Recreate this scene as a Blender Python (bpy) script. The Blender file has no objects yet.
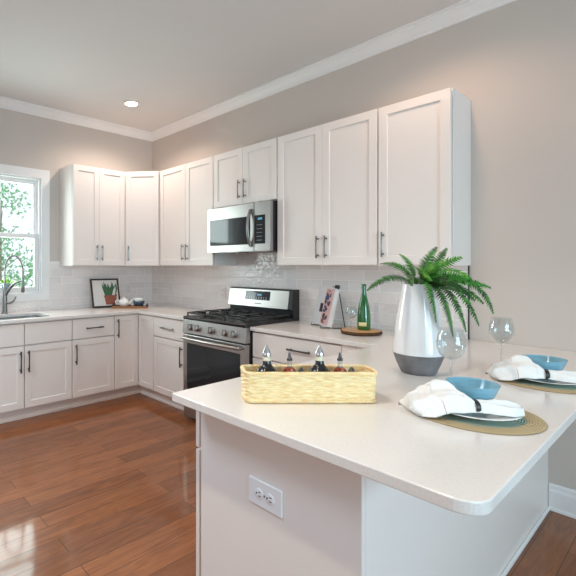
import bpy, bmesh, math, random
from mathutils import Vector, Matrix
random.seed(7)
SC = bpy.context.scene
COL = SC.collection

# ------------------------------------------------------------------ camera, world, lights, exposure
cd = bpy.data.cameras.new('camera')
cam = bpy.data.objects.new('camera', cd)
COL.objects.link(cam)
cam.location = (4.5053, -3.1995, 1.3861)
cam.rotation_euler = (math.radians(90), 0, 0.8916)
cd.sensor_width = 36
cd.lens = 431.17 / 576 * 36
cd.shift_x = (288 - 178.85) / 576
cd.shift_y = (266.15 - 288) / 576
cd.clip_start = 0.05
SC.camera = cam

world = bpy.data.worlds.new('world')
SC.world = world
world.use_nodes = True
_bg = world.node_tree.nodes['Background']
_bg.inputs[0].default_value = (0.87, 0.92, 1.0, 1)
_bg.inputs[1].default_value = 1.2


def area_light(name, loc, aim, sx, sy, power, color):
    ld = bpy.data.lights.new(name, 'AREA')
    ld.shape = 'RECTANGLE'
    ld.size = sx
    ld.size_y = sy
    ld.energy = power
    ld.color = color
    o = bpy.data.objects.new(name, ld)
    COL.objects.link(o)
    o.location = loc
    o.rotation_euler = (Vector(aim) - Vector(loc)).to_track_quat('-Z', 'Y').to_euler()
    return o


# daylight through the left and right windows, plus an added overhead fill
area_light('daylight_left', (-0.2, -1.928, 1.71), (3.0, -1.928, 1.71), 0.92, 1.18, 31, (0.86, 1.0, 0.98))
area_light('daylight_right', (7.85, -2.6, 1.55), (3.5, -2.2, 1.2), 2.6, 2.0, 172, (0.57, 0.83, 1.0))
area_light('overhead_fill', (2.1, -3.9, 3.35), (2.1, -3.9, 0.0), 1.0, 1.0, 80, (0.66, 0.82, 1.0))  # unseen bluish fill lamp, added above an invented ceiling opening

SC.view_settings.view_transform = 'Standard'
SC.view_settings.look = 'None'
SC.view_settings.gamma = 1
SC.view_settings.use_curve_mapping = False
SC.view_settings.exposure = 0.0
SC.cycles.diffuse_bounces = 8
SC.cycles.transparent_max_bounces = 16
SC.cycles.caustics_reflective = False
SC.cycles.caustics_refractive = False
SC.cycles.sample_clamp_indirect = 4


# ------------------------------------------------------------------ materials
def srgb(r, g, b):
    f = lambda c: c / 12.92 if c <= 0.04045 else ((c + 0.055) / 1.055) ** 2.4
    return (f(r / 255), f(g / 255), f(b / 255), 1)


def new_mat(name):
    m = bpy.data.materials.new(name)
    m.use_nodes = True
    return m, m.node_tree, m.node_tree.nodes['Principled BSDF']


def pmat(name, col, rough=0.5, metal=0.0, spec=0.5, coat=0.0, emit=None, estr=0.0, var=0.0, vscale=12.0,
         bump=0.0, bscale=60.0, stretch=(1, 1, 1), var2=None):
    m, nt, b = new_mat(name)
    b.inputs['Base Color'].default_value = col
    b.inputs['Roughness'].default_value = rough
    b.inputs['Metallic'].default_value = metal
    b.inputs['Specular IOR Level'].default_value = spec
    b.inputs['Coat Weight'].default_value = coat
    if emit:
        b.inputs['Emission Color'].default_value = emit
        b.inputs['Emission Strength'].default_value = estr
    if var or bump:
        tc = nt.nodes.new('ShaderNodeTexCoord')
        mp = nt.nodes.new('ShaderNodeMapping')
        mp.inputs['Scale'].default_value = stretch
        nt.links.new(tc.outputs['Object'], mp.inputs[0])
    if var:
        n = nt.nodes.new('ShaderNodeTexNoise')
        n.inputs['Scale'].default_value = vscale
        n.inputs['Detail'].default_value = 4
        nt.links.new(mp.outputs[0], n.inputs['Vector'])
        mx = nt.nodes.new('ShaderNodeMixRGB')
        mx.inputs[1].default_value = tuple(c * (1 - var) for c in col[:3]) + (1,)
        mx.inputs[2].default_value = tuple(min(1, c * (1 + var)) for c in col[:3]) + (1,)
        nt.links.new(n.outputs[0], mx.inputs[0])
        nt.links.new(mx.outputs[0], b.inputs['Base Color'])
    if var2:
        mx.inputs[1].default_value = var2[0]
        mx.inputs[2].default_value = var2[1]
        rp = nt.nodes.new('ShaderNodeMapRange')
        rp.inputs[1].default_value = 0.32
        rp.inputs[2].default_value = 0.62
        nt.links.new(n.outputs[0], rp.inputs[0])
        nt.links.new(rp.outputs[0], mx.inputs[0])
    if bump:
        n2 = nt.nodes.new('ShaderNodeTexNoise')
        n2.inputs['Scale'].default_value = bscale
        n2.inputs['Detail'].default_value = 3
        nt.links.new(mp.outputs[0], n2.inputs['Vector'])
        bp = nt.nodes.new('ShaderNodeBump')
        bp.inputs['Strength'].default_value = bump
        bp.inputs['Distance'].default_value = 0.004
        nt.links.new(n2.outputs[0], bp.inputs['Height'])
        nt.links.new(bp.outputs[0], b.inputs['Normal'])
    return m


def glass_mat(name, tint=(1, 1, 1, 1), gloss=1.0, ior=1.5):
    """thin clear glass: fresnel mix of clear and mirror"""
    m, nt, b = new_mat(name)
    out = nt.nodes['Material Output']
    tr = nt.nodes.new('ShaderNodeBsdfTransparent')
    tr.inputs[0].default_value = tint
    gl = nt.nodes.new('ShaderNodeBsdfGlossy')
    gl.inputs['Roughness'].default_value = 0.02
    gl.inputs['Color'].default_value = (gloss, gloss, gloss, 1)
    fr = nt.nodes.new('ShaderNodeLayerWeight')
    fr.inputs[0].default_value = 0.5
    pw = nt.nodes.new('ShaderNodeMath')
    pw.operation = 'POWER'
    pw.inputs[1].default_value = 2.2
    ma = nt.nodes.new('ShaderNodeMath')
    ma.operation = 'MULTIPLY_ADD'
    ma.inputs[1].default_value = 0.9
    ma.inputs[2].default_value = 0.04
    nt.links.new(fr.outputs['Facing'], pw.inputs[0])
    nt.links.new(pw.outputs[0], ma.inputs[0])
    mx = nt.nodes.new('ShaderNodeMixShader')
    nt.links.new(ma.outputs[0], mx.inputs[0])
    nt.links.new(tr.outputs[0], mx.inputs[1])
    nt.links.new(gl.outputs[0], mx.inputs[2])
    nt.links.new(mx.outputs[0], out.inputs[0])
    return m


def floor_mat():
    m, nt, b = new_mat('cherry_floorboards')
    N, L = nt.nodes, nt.links
    tc = N.new('ShaderNodeTexCoord')
    sep = N.new('ShaderNodeSeparateXYZ')
    L.new(tc.outputs['Object'], sep.inputs[0])
    cmb = N.new('ShaderNodeCombineXYZ')
    L.new(sep.outputs[1], cmb.inputs[0])
    L.new(sep.outputs[0], cmb.inputs[1])
    br = N.new('ShaderNodeTexBrick')
    br.offset = 0.37
    br.offset_frequency = 2
    br.inputs['Scale'].default_value = 1
    br.inputs['Brick Width'].default_value = 1.15
    br.inputs['Row Height'].default_value = 0.127
    br.inputs['Mortar Size'].default_value = 0.0016
    br.inputs['Mortar Smooth'].default_value = 0.3
    br.inputs['Bias'].default_value = 0
    br.inputs['Color1'].default_value = srgb(158, 97, 56)
    br.inputs['Color2'].default_value = srgb(128, 75, 40)
    br.inputs['Mortar'].default_value = srgb(48, 26, 18)
    L.new(cmb.outputs[0], br.inputs['Vector'])
    mp = N.new('ShaderNodeMapping')
    mp.inputs['Scale'].default_value = (16, 1.8, 1)
    L.new(tc.outputs['Object'], mp.inputs[0])
    n1 = N.new('ShaderNodeTexNoise')
    n1.inputs['Scale'].default_value = 1.7
    n1.inputs['Detail'].default_value = 8
    n1.inputs['Roughness'].default_value = 0.62
    n1.inputs['Distortion'].default_value = 1.6
    L.new(mp.outputs[0], n1.inputs['Vector'])
    rp = N.new('ShaderNodeValToRGB')
    rp.color_ramp.elements[0].position = 0.3
    rp.color_ramp.elements[0].color = (0.55, 0.50, 0.46, 1)
    rp.color_ramp.elements[1].position = 0.68
    rp.color_ramp.elements[1].color = (1.12, 1.1, 1.08, 1)
    L.new(n1.outputs[0], rp.inputs[0])
    mx = N.new('ShaderNodeMixRGB')
    mx.blend_type = 'MULTIPLY'
    mx.inputs[0].default_value = 0.85
    L.new(br.outputs['Color'], mx.inputs[1])
    L.new(rp.outputs[0], mx.inputs[2])
    L.new(mx.outputs[0], b.inputs['Base Color'])
    b.inputs['Roughness'].default_value = 0.45
    b.inputs['Specular IOR Level'].default_value = 0.15
    b.inputs['Coat Weight'].default_value = 0.7
    b.inputs['Coat Roughness'].default_value = 0.085
    n2 = N.new('ShaderNodeTexNoise')
    n2.inputs['Scale'].default_value = 5
    L.new(tc.outputs['Object'], n2.inputs['Vector'])
    ad = N.new('ShaderNodeMath')
    ad.operation = 'MULTIPLY_ADD'
    ad.inputs[1].default_value = -1.0
    L.new(br.outputs['Fac'], ad.inputs[0])
    L.new(n2.outputs[0], ad.inputs[2])
    bp = N.new('ShaderNodeBump')
    bp.inputs['Strength'].default_value = 0.35
    bp.inputs['Distance'].default_value = 0.003
    L.new(ad.outputs[0], bp.inputs['Height'])
    L.new(bp.outputs[0], b.inputs['Normal'])
    L.new(bp.outputs[0], b.inputs['Coat Normal'])
    return m


def tile_mat(name, axis):
    """glossy hand-made subway tile; axis = object axis that runs along the wall"""
    m, nt, b = new_mat(name)
    N, L = nt.nodes, nt.links
    tc = N.new('ShaderNodeTexCoord')
    sep = N.new('ShaderNodeSeparateXYZ')
    L.new(tc.outputs['Object'], sep.inputs[0])
    cmb = N.new('ShaderNodeCombineXYZ')
    L.new(sep.outputs[axis], cmb.inputs[0])
    L.new(sep.outputs[2], cmb.inputs[1])
    br = N.new('ShaderNodeTexBrick')
    br.offset = 0.5
    br.inputs['Scale'].default_value = 1
    br.inputs['Brick Width'].default_value = 0.245
    br.inputs['Row Height'].default_value = 0.0795
    br.inputs['Mortar Size'].default_value = 0.003
    br.inputs['Mortar Smooth'].default_value = 0.4
    br.inputs['Color1'].default_value = srgb(236, 229, 225)
    br.inputs['Color2'].default_value = srgb(226, 219, 216)
    br.inputs['Mortar'].default_value = srgb(252, 249, 246)
    L.new(cmb.outputs[0], br.inputs['Vector'])
    L.new(br.outputs['Color'], b.inputs['Base Color'])
    b.inputs['Roughness'].default_value = 0.1
    n = N.new('ShaderNodeTexNoise')
    n.inputs['Scale'].default_value = 34
    n.inputs['Detail'].default_value = 1.0
    L.new(tc.outputs['Object'], n.inputs['Vector'])
    ad = N.new('ShaderNodeMath')
    ad.operation = 'MULTIPLY_ADD'
    ad.inputs[1].default_value = -1.0
    L.new(br.outputs['Fac'], ad.inputs[0])
    L.new(n.outputs[0], ad.inputs[2])
    bp = N.new('ShaderNodeBump')
    bp.inputs['Strength'].default_value = 0.6
    bp.inputs['Distance'].default_value = 0.0055
    L.new(ad.outputs[0], bp.inputs['Height'])
    L.new(bp.outputs[0], b.inputs['Normal'])
    return m


def rings_mat():
    """round braided placemat: concentric cords, sage green middle and straw rim"""
    m, nt, b = new_mat('braided_mat')
    N, L = nt.nodes, nt.links
    tc = N.new('ShaderNodeTexCoord')
    sep = N.new('ShaderNodeSeparateXYZ')
    L.new(tc.outputs['Object'], sep.inputs[0])
    cmb = N.new('ShaderNodeCombineXYZ')
    L.new(sep.outputs[0], cmb.inputs[0])
    L.new(sep.outputs[1], cmb.inputs[1])
    ln = N.new('ShaderNodeVectorMath')
    ln.operation = 'LENGTH'
    L.new(cmb.outputs[0], ln.inputs[0])
    rp = N.new('ShaderNodeValToRGB')
    rp.color_ramp.interpolation = 'CONSTANT'
    e = rp.color_ramp.elements
    e[0].position = 0
    e[0].color = srgb(178, 196, 180)
    e[1].position = 0.74
    e[1].color = srgb(222, 198, 152)
    sc = N.new('ShaderNodeMath')
    sc.operation = 'MULTIPLY'
    sc.inputs[1].default_value = 1 / 0.185
    L.new(ln.outputs['Value'], sc.inputs[0])
    L.new(sc.outputs[0], rp.inputs[0])
    sn = N.new('ShaderNodeMath')
    sn.operation = 'SINE'
    fq = N.new('ShaderNodeMath')
    fq.operation = 'MULTIPLY'
    fq.inputs[1].default_value = 2 * math.pi / 0.0066
    L.new(ln.outputs['Value'], fq.inputs[0])
    L.new(fq.outputs[0], sn.inputs[0])
    mr = N.new('ShaderNodeMapRange')
    mr.inputs[1].default_value = -1
    mr.inputs[2].default_value = 1
    mr.inputs[3].default_value = 0.78
    mr.inputs[4].default_value = 1.0
    L.new(sn.outputs[0], mr.inputs[0])
    mx = N.new('ShaderNodeMixRGB')
    mx.blend_type = 'MULTIPLY'
    mx.inputs[0].default_value = 1
    L.new(rp.outputs[0], mx.inputs[1])
    L.new(mr.outputs[0], mx.inputs[2])
    L.new(mx.outputs[0], b.inputs['Base Color'])
    b.inputs['Roughness'].default_value = 0.8
    bp = N.new('ShaderNodeBump')
    bp.inputs['Strength'].default_value = 0.8
    bp.inputs['Distance'].default_value = 0.003
    L.new(sn.outputs[0], bp.inputs['Height'])
    L.new(bp.outputs[0], b.inputs['Normal'])
    return m


def quartz_mat():
    m, nt, b = new_mat('pale_quartz')
    N, L = nt.nodes, nt.links
    tc = N.new('ShaderNodeTexCoord')
    n = N.new('ShaderNodeTexNoise')
    n.inputs['Scale'].default_value = 190
    n.inputs['Detail'].default_value = 2
    L.new(tc.outputs['Object'], n.inputs['Vector'])
    rp = N.new('ShaderNodeValToRGB')
    rp.color_ramp.elements[0].position = 0.3
    rp.color_ramp.elements[0].color = srgb(226, 221, 216)
    rp.color_ramp.elements[1].position = 0.55
    rp.color_ramp.elements[1].color = srgb(232, 227, 223)
    L.new(n.outputs[0], rp.inputs[0])
    L.new(rp.outputs[0], b.inputs['Base Color'])
    b.inputs['Roughness'].default_value = 0.16
    return m


M = {}
M['wall'] = pmat('greige_wall_paint', srgb(205, 195, 187), 0.75, spec=0.25, var=0.015, vscale=3, bump=0.05, bscale=160)
M['ceiling'] = pmat('ceiling_paint', srgb(222, 222, 222), 0.9, spec=0.1, var=0.01, vscale=3)
M['trim'] = pmat('white_trim_paint', srgb(238, 237, 236), 0.35, var=0.008, vscale=4)
M['cab'] = pmat('white_cabinet_paint', srgb(238, 231, 226), 0.36, var=0.008, vscale=4)
M['floor'] = floor_mat()
M['tile_a'] = tile_mat('subway_tile_left', 1)
M['tile_b'] = tile_mat('subway_tile_back', 0)
M['quartz'] = quartz_mat()
M['nickel'] = pmat('dark_nickel', (0.13, 0.12, 0.115, 1), 0.3, 1.0, var=0.05)
M['pull'] = pmat('satin_nickel', (0.21, 0.205, 0.20, 1), 0.25, 1.0, var=0.05)
M['steel'] = pmat('stainless_steel', (0.43, 0.418, 0.405, 1), 0.3, 1.0, var=0.03, vscale=30, stretch=(1, 1, 14))
M['sinksteel'] = pmat('brushed_sink_steel', (0.3, 0.3, 0.3, 1), 0.32, 1.0, var=0.04, vscale=20)
M['faucet'] = pmat('brushed_faucet_nickel', (0.26, 0.25, 0.24, 1), 0.3, 1.0, var=0.03)
M['chrome'] = pmat('chrome', (0.75, 0.75, 0.75, 1), 0.12, 1.0, var=0.02)
M['blackmetal'] = pmat('black_enamel', (0.012, 0.013, 0.015, 1), 0.28, var=0.1)
M['castiron'] = pmat('cast_iron', (0.016, 0.016, 0.017, 1), 0.34, var=0.2, bump=0.1, bscale=200)
M['blackglass'] = pmat('black_glass', (0.015, 0.02, 0.024, 1), 0.06, spec=0.5, var=0.05)
M['darkgap'] = pmat('dark_plastic', (0.03, 0.03, 0.03, 1), 0.5, var=0.1)
M['led'] = pmat('blue_led', (0.02, 0.1, 0.2, 1), 0.4, emit=(0.2, 0.65, 1.0, 1), estr=0.6, var=0.02)
M['lamp'] = pmat('lit_lens', (1, 0.9, 0.75, 1), 0.4, emit=(1.0, 0.86, 0.66, 1), estr=9.0, var=0.01)
M['pane'] = glass_mat('window_glass', (0.97, 1.0, 0.99, 1))
M['glass'] = glass_mat('clear_glass', (0.92, 0.94, 0.945, 1), ior=1.65)
M['greenglass'] = pmat('green_bottle_glass', srgb(12, 94, 42), 0.07, spec=0.8, coat=0.5, var=0.1, vscale=20)
M['label'] = pmat('cream_paper_label', srgb(226, 216, 160), 0.6, var=0.06)
M['wood'] = pmat('honey_wood', srgb(206, 158, 106), 0.5, var=0.22, vscale=9, stretch=(3, 14, 3))
M['tray'] = pmat('walnut_tray', srgb(150, 100, 62), 0.5, var=0.2, vscale=9, stretch=(14, 2, 3))
M['bark'] = pmat('tree_bark', srgb(84, 56, 36), 0.9, var=0.4, vscale=50, bump=1.0, bscale=70)
M['palebark'] = pmat('pale_tree_bark', srgb(170, 160, 145), 0.9, var=0.3, vscale=20, bump=0.6, bscale=40)
M['vase'] = pmat('white_glaze', srgb(236, 236, 238), 0.08, coat=0.5, var=0.02)
M['vasebase'] = pmat('grey_stoneware', srgb(112, 110, 112), 0.6, var=0.8, vscale=18, bump=0.2, bscale=60)
M['fern'] = pmat('fern_green', srgb(48, 126, 30), 0.5, spec=0.3, var=0.35, vscale=14)
M['ferndark'] = pmat('fern_deep_green', srgb(20, 68, 22), 0.5, spec=0.3, var=0.35, vscale=14)
M['fernlight'] = pmat('fern_young_green', srgb(104, 168, 50), 0.5, spec=0.3, var=0.25, vscale=14)
M['stem'] = pmat('fern_stem', srgb(70, 110, 50), 0.5, var=0.2)
M['wicker'] = pmat('pale_straw', srgb(226, 188, 126), 0.62, var=0.22, vscale=12, bump=0.5, bscale=30, stretch=(2.2, 2.2, 16), var2=(srgb(236, 198, 134), srgb(255, 236, 190)))
M['soy'] = pmat('dark_vinegar', (0.008, 0.006, 0.006, 1), 0.07, coat=0.4, var=0.1)
M['amber'] = pmat('amber_oil', srgb(140, 52, 20), 0.08, coat=0.4, var=0.3, vscale=30)
M['cream'] = pmat('cream_collar', srgb(232, 226, 200), 0.45, var=0.04)
M['linen'] = pmat('white_linen', srgb(240, 238, 235), 0.85, spec=0.15, var=0.02, bump=0.12, bscale=400)
M['plate'] = pmat('white_china', srgb(240, 241, 240), 0.12, coat=0.3, var=0.01)
M['bluebowl'] = pmat('blue_glaze', srgb(128, 178, 198), 0.16, coat=0.4, var=0.35, vscale=9, stretch=(1, 1, 8))
M['teal'] = pmat('slate_blue_glaze', srgb(58, 82, 96), 0.25, var=0.1)
M['ring'] = pmat('dark_ring', (0.02, 0.02, 0.022, 1), 0.4, var=0.1)
M['mat'] = rings_mat()
M['frameblack'] = pmat('black_brown_frame', srgb(50, 42, 38), 0.45, var=0.1)
M['paper'] = pmat('print_paper', srgb(226, 222, 218), 0.6, var=0.02)
M['terracotta'] = pmat('printed_terracotta', srgb(158, 92, 72), 0.6, var=0.15)
M['printgreen'] = pmat('printed_green', srgb(62, 104, 72), 0.6, var=0.3, vscale=60)
M['bookcover'] = pmat('grey_white_cover', srgb(214, 214, 216), 0.3, var=0.03)
M['photo_dark'] = pmat('printed_dark', srgb(56, 44, 48), 0.35, var=0.6, vscale=40)
M['photo_skin'] = pmat('printed_tan', srgb(214, 160, 130), 0.35, var=0.25, vscale=50)
M['photo_pink'] = pmat('printed_pink', srgb(214, 172, 172), 0.35, var=0.2, vscale=50)
M['photo_blue'] = pmat('printed_blue', srgb(60, 78, 128), 0.35, var=0.3, vscale=50)
M['leafpale'] = pmat('garden_leaf', srgb(158, 216, 166), 0.6, var=0.25, vscale=3)
M['grass'] = pmat('lawn_grass', srgb(120, 160, 90), 0.9, var=0.25, vscale=4)
M['sillleaf'] = pmat('lime_leaf', srgb(150, 190, 50), 0.5, var=0.3, vscale=20)
M['sillpot'] = pmat('pale_blue_pot', srgb(150, 175, 195), 0.3, var=0.25, vscale=30)
M['tileplate'] = pmat('pale_grey_plate', srgb(222, 218, 216), 0.3, var=0.01)
M['plastic'] = pmat('white_plastic', srgb(240, 240, 242), 0.3, var=0.01)
M['slot'] = pmat('dark_slot', (0.02, 0.02, 0.02, 1), 0.6, var=0.05)


# ------------------------------------------------------------------ mesh helpers
def obj(name, bm, mats, parent=None, smooth=False, bevel=0.0, seg=2, angle=35, subsurf=0):
    bmesh.ops.recalc_face_normals(bm, faces=bm.faces)
    me = bpy.data.meshes.new(name)
    bm.to_mesh(me)
    bm.free()
    if not isinstance(mats, (list, tuple)):
        mats = [mats]
    for m in mats:
        me.materials.append(m)
    o = bpy.data.objects.new(name, me)
    COL.objects.link(o)
    if parent:
        o.parent = parent
    if bevel:
        md = o.modifiers.new('bevel', 'BEVEL')
        md.width = bevel
        md.segments = seg
        md.limit_method = 'ANGLE'
        md.angle_limit = math.radians(angle)
    if subsurf:
        md = o.modifiers.new('sub', 'SUBSURF')
        md.levels = md.render_levels = subsurf
    if smooth:
        for p in me.polygons:
            p.use_smooth = True
        if smooth != 'all':
            try:
                me.set_sharp_from_angle(angle=math.radians(42))
            except Exception:
                pass
    return o


def tag(o, label, cat, group=None, kind=None):
    if label:
        o['label'] = label
    if cat:
        o['category'] = cat
    if group:
        o['group'] = group
    if kind:
        o['kind'] = kind
    return o


def thing(name, label, cat, loc=(0, 0, 0), rz=0.0, group=None):
    o = bpy.data.objects.new(name, None)
    o.empty_display_size = 0.05
    COL.objects.link(o)
    o.location = loc
    o.rotation_euler = (0, 0, rz)
    return tag(o, label, cat, group)


def struct(name, bm, mats, parent=None, **k):
    o = obj(name, bm, mats, parent, **k)
    if not parent:
        o['kind'] = 'structure'
    return o


def copy_tree(o, parent=None):
    c = o.copy()
    COL.objects.link(c)
    if parent:
        c.parent = parent
    for ch in list(o.children):
        copy_tree(ch, c)
    return c


def BM():
    return bmesh.new()


def box(bm, x0, x1, y0, y1, z0, z1, mi=0, mtx=None):
    r = bmesh.ops.create_cube(bm, size=1.0)
    v = r['verts']
    for q in v:
        q.co = Vector(((x0 + x1) / 2 + q.co.x * (x1 - x0), (y0 + y1) / 2 + q.co.y * (y1 - y0), (z0 + z1) / 2 + q.co.z * (z1 - z0)))
        if mtx:
            q.co = mtx @ q.co
    for f in set(f for q in v for f in q.link_faces):
        f.material_index = mi
    return v


def prism(bm, poly, z0, z1, mi=0, mtx=None):
    lo = [bm.verts.new((p[0], p[1], z0)) for p in poly]
    hi = [bm.verts.new((p[0], p[1], z1)) for p in poly]
    n = len(poly)
    fs = [bm.faces.new(lo[::-1]), bm.faces.new(hi)]
    for i in range(n):
        fs.append(bm.faces.new((lo[i], lo[(i + 1) % n], hi[(i + 1) % n], hi[i])))
    for f in fs:
        f.material_index = mi
    if mtx:
        for v in lo + hi:
            v.co = mtx @ v.co
    return lo + hi


def prism_hole(bm, outer, inners, z0, z1, mtx=None):
    vs = []
    for z in (z0, z1):
        es = []
        loops = []
        for poly in [outer] + inners:
            lp = [bm.verts.new((p[0], p[1], z)) for p in poly]
            loops.append(lp)
            for i in range(len(lp)):
                es.append(bm.edges.new((lp[i], lp[(i + 1) % len(lp)])))
        bmesh.ops.triangle_fill(bm, edges=es, use_beauty=True)
        vs.append(loops)
    for a, b in zip(vs[0], vs[1]):
        n = len(a)
        for i in range(n):
            bm.faces.new((a[i], a[(i + 1) % n], b[(i + 1) % n], b[i]))
    if mtx:
        for z in vs:
            for lp in z:
                for v in lp:
                    v.co = mtx @ v.co


def rrect(x0, x1, y0, y1, r, n=6):
    pts = []
    for cx, cy, a0 in ((x1 - r, y1 - r, 0), (x0 + r, y1 - r, 90), (x0 + r, y0 + r, 180), (x1 - r, y0 + r, 270)):
        for i in range(n + 1):
            a = math.radians(a0 + 90 * i / n)
            pts.append((cx + r * math.cos(a), cy + r * math.sin(a)))
    return pts


def lathe(bm, prof, c=(0, 0, 0), seg=32, mi=0, mtx=None):
    rings = []
    for r, z in prof:
        if r < 1e-6:
            rings.append([bm.verts.new((c[0], c[1], c[2] + z))])
        else:
            rings.append([bm.verts.new((c[0] + r * math.cos(2 * math.pi * i / seg), c[1] + r * math.sin(2 * math.pi * i / seg), c[2] + z)) for i in range(seg)])
    for a, b in zip(rings, rings[1:]):
        for i in range(seg):
            j = (i + 1) % seg
            if len(a) == 1 and len(b) == 1:
                continue
            if len(a) == 1:
                f = bm.faces.new((a[0], b[i], b[j]))
            elif len(b) == 1:
                f = bm.faces.new((a[i], a[j], b[0]))
            else:
                f = bm.faces.new((a[i], a[j], b[j], b[i]))
            f.material_index = mi
    if mtx:
        for r in rings:
            for v in r:
                v.co = mtx @ v.co


def tube(bm, pts, rad, seg=10, mi=0, caps=True):
    pts = [Vector(p) for p in pts]
    n = len(pts)
    rads = rad if isinstance(rad, (list, tuple)) else [rad] * n
    t0 = (pts[1] - pts[0]).normalized()
    up = Vector((0, 0, 1)) if abs(t0.z) < 0.9 else Vector((1, 0, 0))
    nrm = t0.cross(up).normalized()
    rings = []
    for i, p in enumerate(pts):
        t = (pts[min(i + 1, n - 1)] - pts[max(i - 1, 0)]).normalized()
        nrm = (nrm - t * nrm.dot(t)).normalized()
        bn = t.cross(nrm)
        rings.append([bm.verts.new(p + (nrm * math.cos(2 * math.pi * k / seg) + bn * math.sin(2 * math.pi * k / seg)) * rads[i]) for k in range(seg)])
    for a, b in zip(rings, rings[1:]):
        for k in range(seg):
            f = bm.faces.new((a[k], a[(k + 1) % seg], b[(k + 1) % seg], b[k]))
            f.material_index = mi
    if caps:
        bm.faces.new(rings[0][::-1]).material_index = mi
        bm.faces.new(rings[-1]).material_index = mi


def bez(a, b, c, n=16, d=None):
    a, b, c = Vector(a), Vector(b), Vector(c)
    out = []
    for i in range(n + 1):
        t = i / n
        if d is None:
            out.append(a * (1 - t) ** 2 + b * 2 * t * (1 - t) + c * t * t)
        else:
            e = Vector(d)
            out.append(a * (1 - t) ** 3 + b * 3 * t * (1 - t) ** 2 + c * 3 * t * t * (1 - t) + e * t ** 3)
    return out


def shaker(w, h, x0, z0, y, t=0.02, fr=0.057, rec=0.009):
    """shaker front whose face is the plane y (towards -y), lower left corner x0, z0"""
    bm = BM()
    def ring(ix, yy):
        return [bm.verts.new(p) for p in ((x0 + ix, yy, z0 + ix), (x0 + w - ix, yy, z0 + ix), (x0 + w - ix, yy, z0 + h - ix), (x0 + ix, yy, z0 + h - ix))]
    b = ring(0, y + t)
    e = ring(0, y + 0.0015)
    f0 = ring(0.0015, y)
    a = ring(fr, y)
    c = ring(fr + 0.0025, y + rec)
    for p, q in ((b, e), (e, f0), (f0, a), (a, c)):
        for i in range(4):
            bm.faces.new((p[i], p[(i + 1) % 4], q[(i + 1) % 4], q[i]))
    bm.faces.new(c)
    bm.faces.new(b[::-1])
    return bm


def slab(w, h, x0, z0, y, t=0.02):
    bm = BM()
    box(bm, x0, x0 + w, y, y + t, z0, z0 + h)
    return bm


def pull(x, z, y, vertical=True, L=0.165, k=1.0):
    """arched bar pull standing off the face y"""
    bm = BM()
    pts = []
    n = 12
    for i in range(n + 1):
        s = -1 + 2 * i / n
        d = 0.024 + 0.005 * (1 - s * s)
        pts.append((x, y - d, z + s * L / 2) if vertical else (x + s * L / 2, y - d, z))
    tube(bm, pts, [(0.0045 + 0.0016 * abs(-1 + 2 * i / n)) * k for i in range(n + 1)], 8)
    for s in (-0.76, 0.76):
        p = (x, z + s * L / 2) if vertical else (x + s * L / 2, z)
        tube(bm, [(p[0], y + 0.001, p[1]), (p[0], y - 0.026, p[1])], [0.0075, 0.0045], 8)
    return bm


def xf(bm, mtx):
    for v in bm.verts:
        v.co = mtx @ v.co
    return bm


# ------------------------------------------------------------------ the room
RX, RY, CH = 7.6, -6.1, 3.065
b = BM()
box(b, -0.15, RX + 0.15, RY - 0.15, 0.15, -0.12, 0)
struct('floor', b, M['floor'])
FILL_HOLE = [(1.55, -4.45), (2.65, -4.45), (2.65, -3.35), (1.55, -3.35)]  # made-up ceiling opening that lets the overhead fill through
b = BM()
prism_hole(b, [(-0.15, RY - 0.15), (RX + 0.15, RY - 0.15), (RX + 0.15, 0.15), (-0.15, 0.15)], [FILL_HOLE], CH, CH + 0.12)
struct('ceiling', b, M['ceiling'])
b = BM()
prism_hole(b, [(1.50, -4.50), (2.70, -4.50), (2.70, -3.30), (1.50, -3.30)], [FILL_HOLE], CH + 0.1205, CH + 0.20)
o = struct('fill_opening', b, M['trim'])  # frame of the opening added for the fill lamp
b = BM()
f_ = b.faces.new([b.verts.new((x, y, CH + 0.16)) for x, y in FILL_HOLE])
obj('pane', b, M['pane'], o)

YZX = Matrix(((0, 0, 1, 0), (1, 0, 0, 0), (0, 1, 0, 0), (0, 0, 0, 1)))     # poly(x,y)->(Y,Z), extrude->X
XZY = Matrix(((1, 0, 0, 0), (0, 0, 1, 0), (0, 1, 0, 0), (0, 0, 0, 1)))     # poly->(X,Z), extrude->Y


def rect(a0, a1, c0, c1):
    return [(a0, c0), (a1, c0), (a1, c1), (a0, c1)]


WIN_L = (-2.40, -1.456, 1.105, 2.32)
b = BM()
prism_hole(b, rect(RY - 0.12, 0.12, 0, CH), [rect(*WIN_L)], -0.12, 0, YZX)
struct('wall_left', b, M['wall'])
b = BM()
box(b, 0, RX, 0, 0.12, 0, CH)
struct('wall_back', b, M['wall'])
WIN_R = (-3.9, -1.3, 0.55, 2.55)
b = BM()
prism_hole(b, rect(RY - 0.12, 0.12, 0, CH), [rect(*WIN_R)], RX, RX + 0.12, YZX)
struct('wall_right', b, M['wall'])
WIN_F = (1.2, 5.6, 0.75, 2.75)
b = BM()
prism_hole(b, rect(0, RX, 0, CH), [rect(*WIN_F)], RY - 0.12, RY, XZY)
struct('wall_front', b, M['wall'])


def crown(name, axis):
    prof = [(0, 2.978), (0.012, 2.978), (0.015, 2.990), (0.030, 3.002), (0.056, 3.036), (0.070, 3.044), (0.074, 3.052), (0.088, 3.054), (0.088, CH), (0, CH)]
    b = BM()
    A, Z = [], []
    for d, z in prof:
        if axis == 'x':
            A.append(b.verts.new((d, -d, z)))
            Z.append(b.verts.new((RX, -d, z)))
        else:
            A.append(b.verts.new((d, -d, z)))
            Z.append(b.verts.new((d, RY, z)))
    n = len(prof)
    for i in range(n):
        b.faces.new((A[i], A[(i + 1) % n], Z[(i + 1) % n], Z[i]))
    b.faces.new(A)
    b.faces.new(Z[::-1])
    return struct(name, b, M['trim'])


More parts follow.
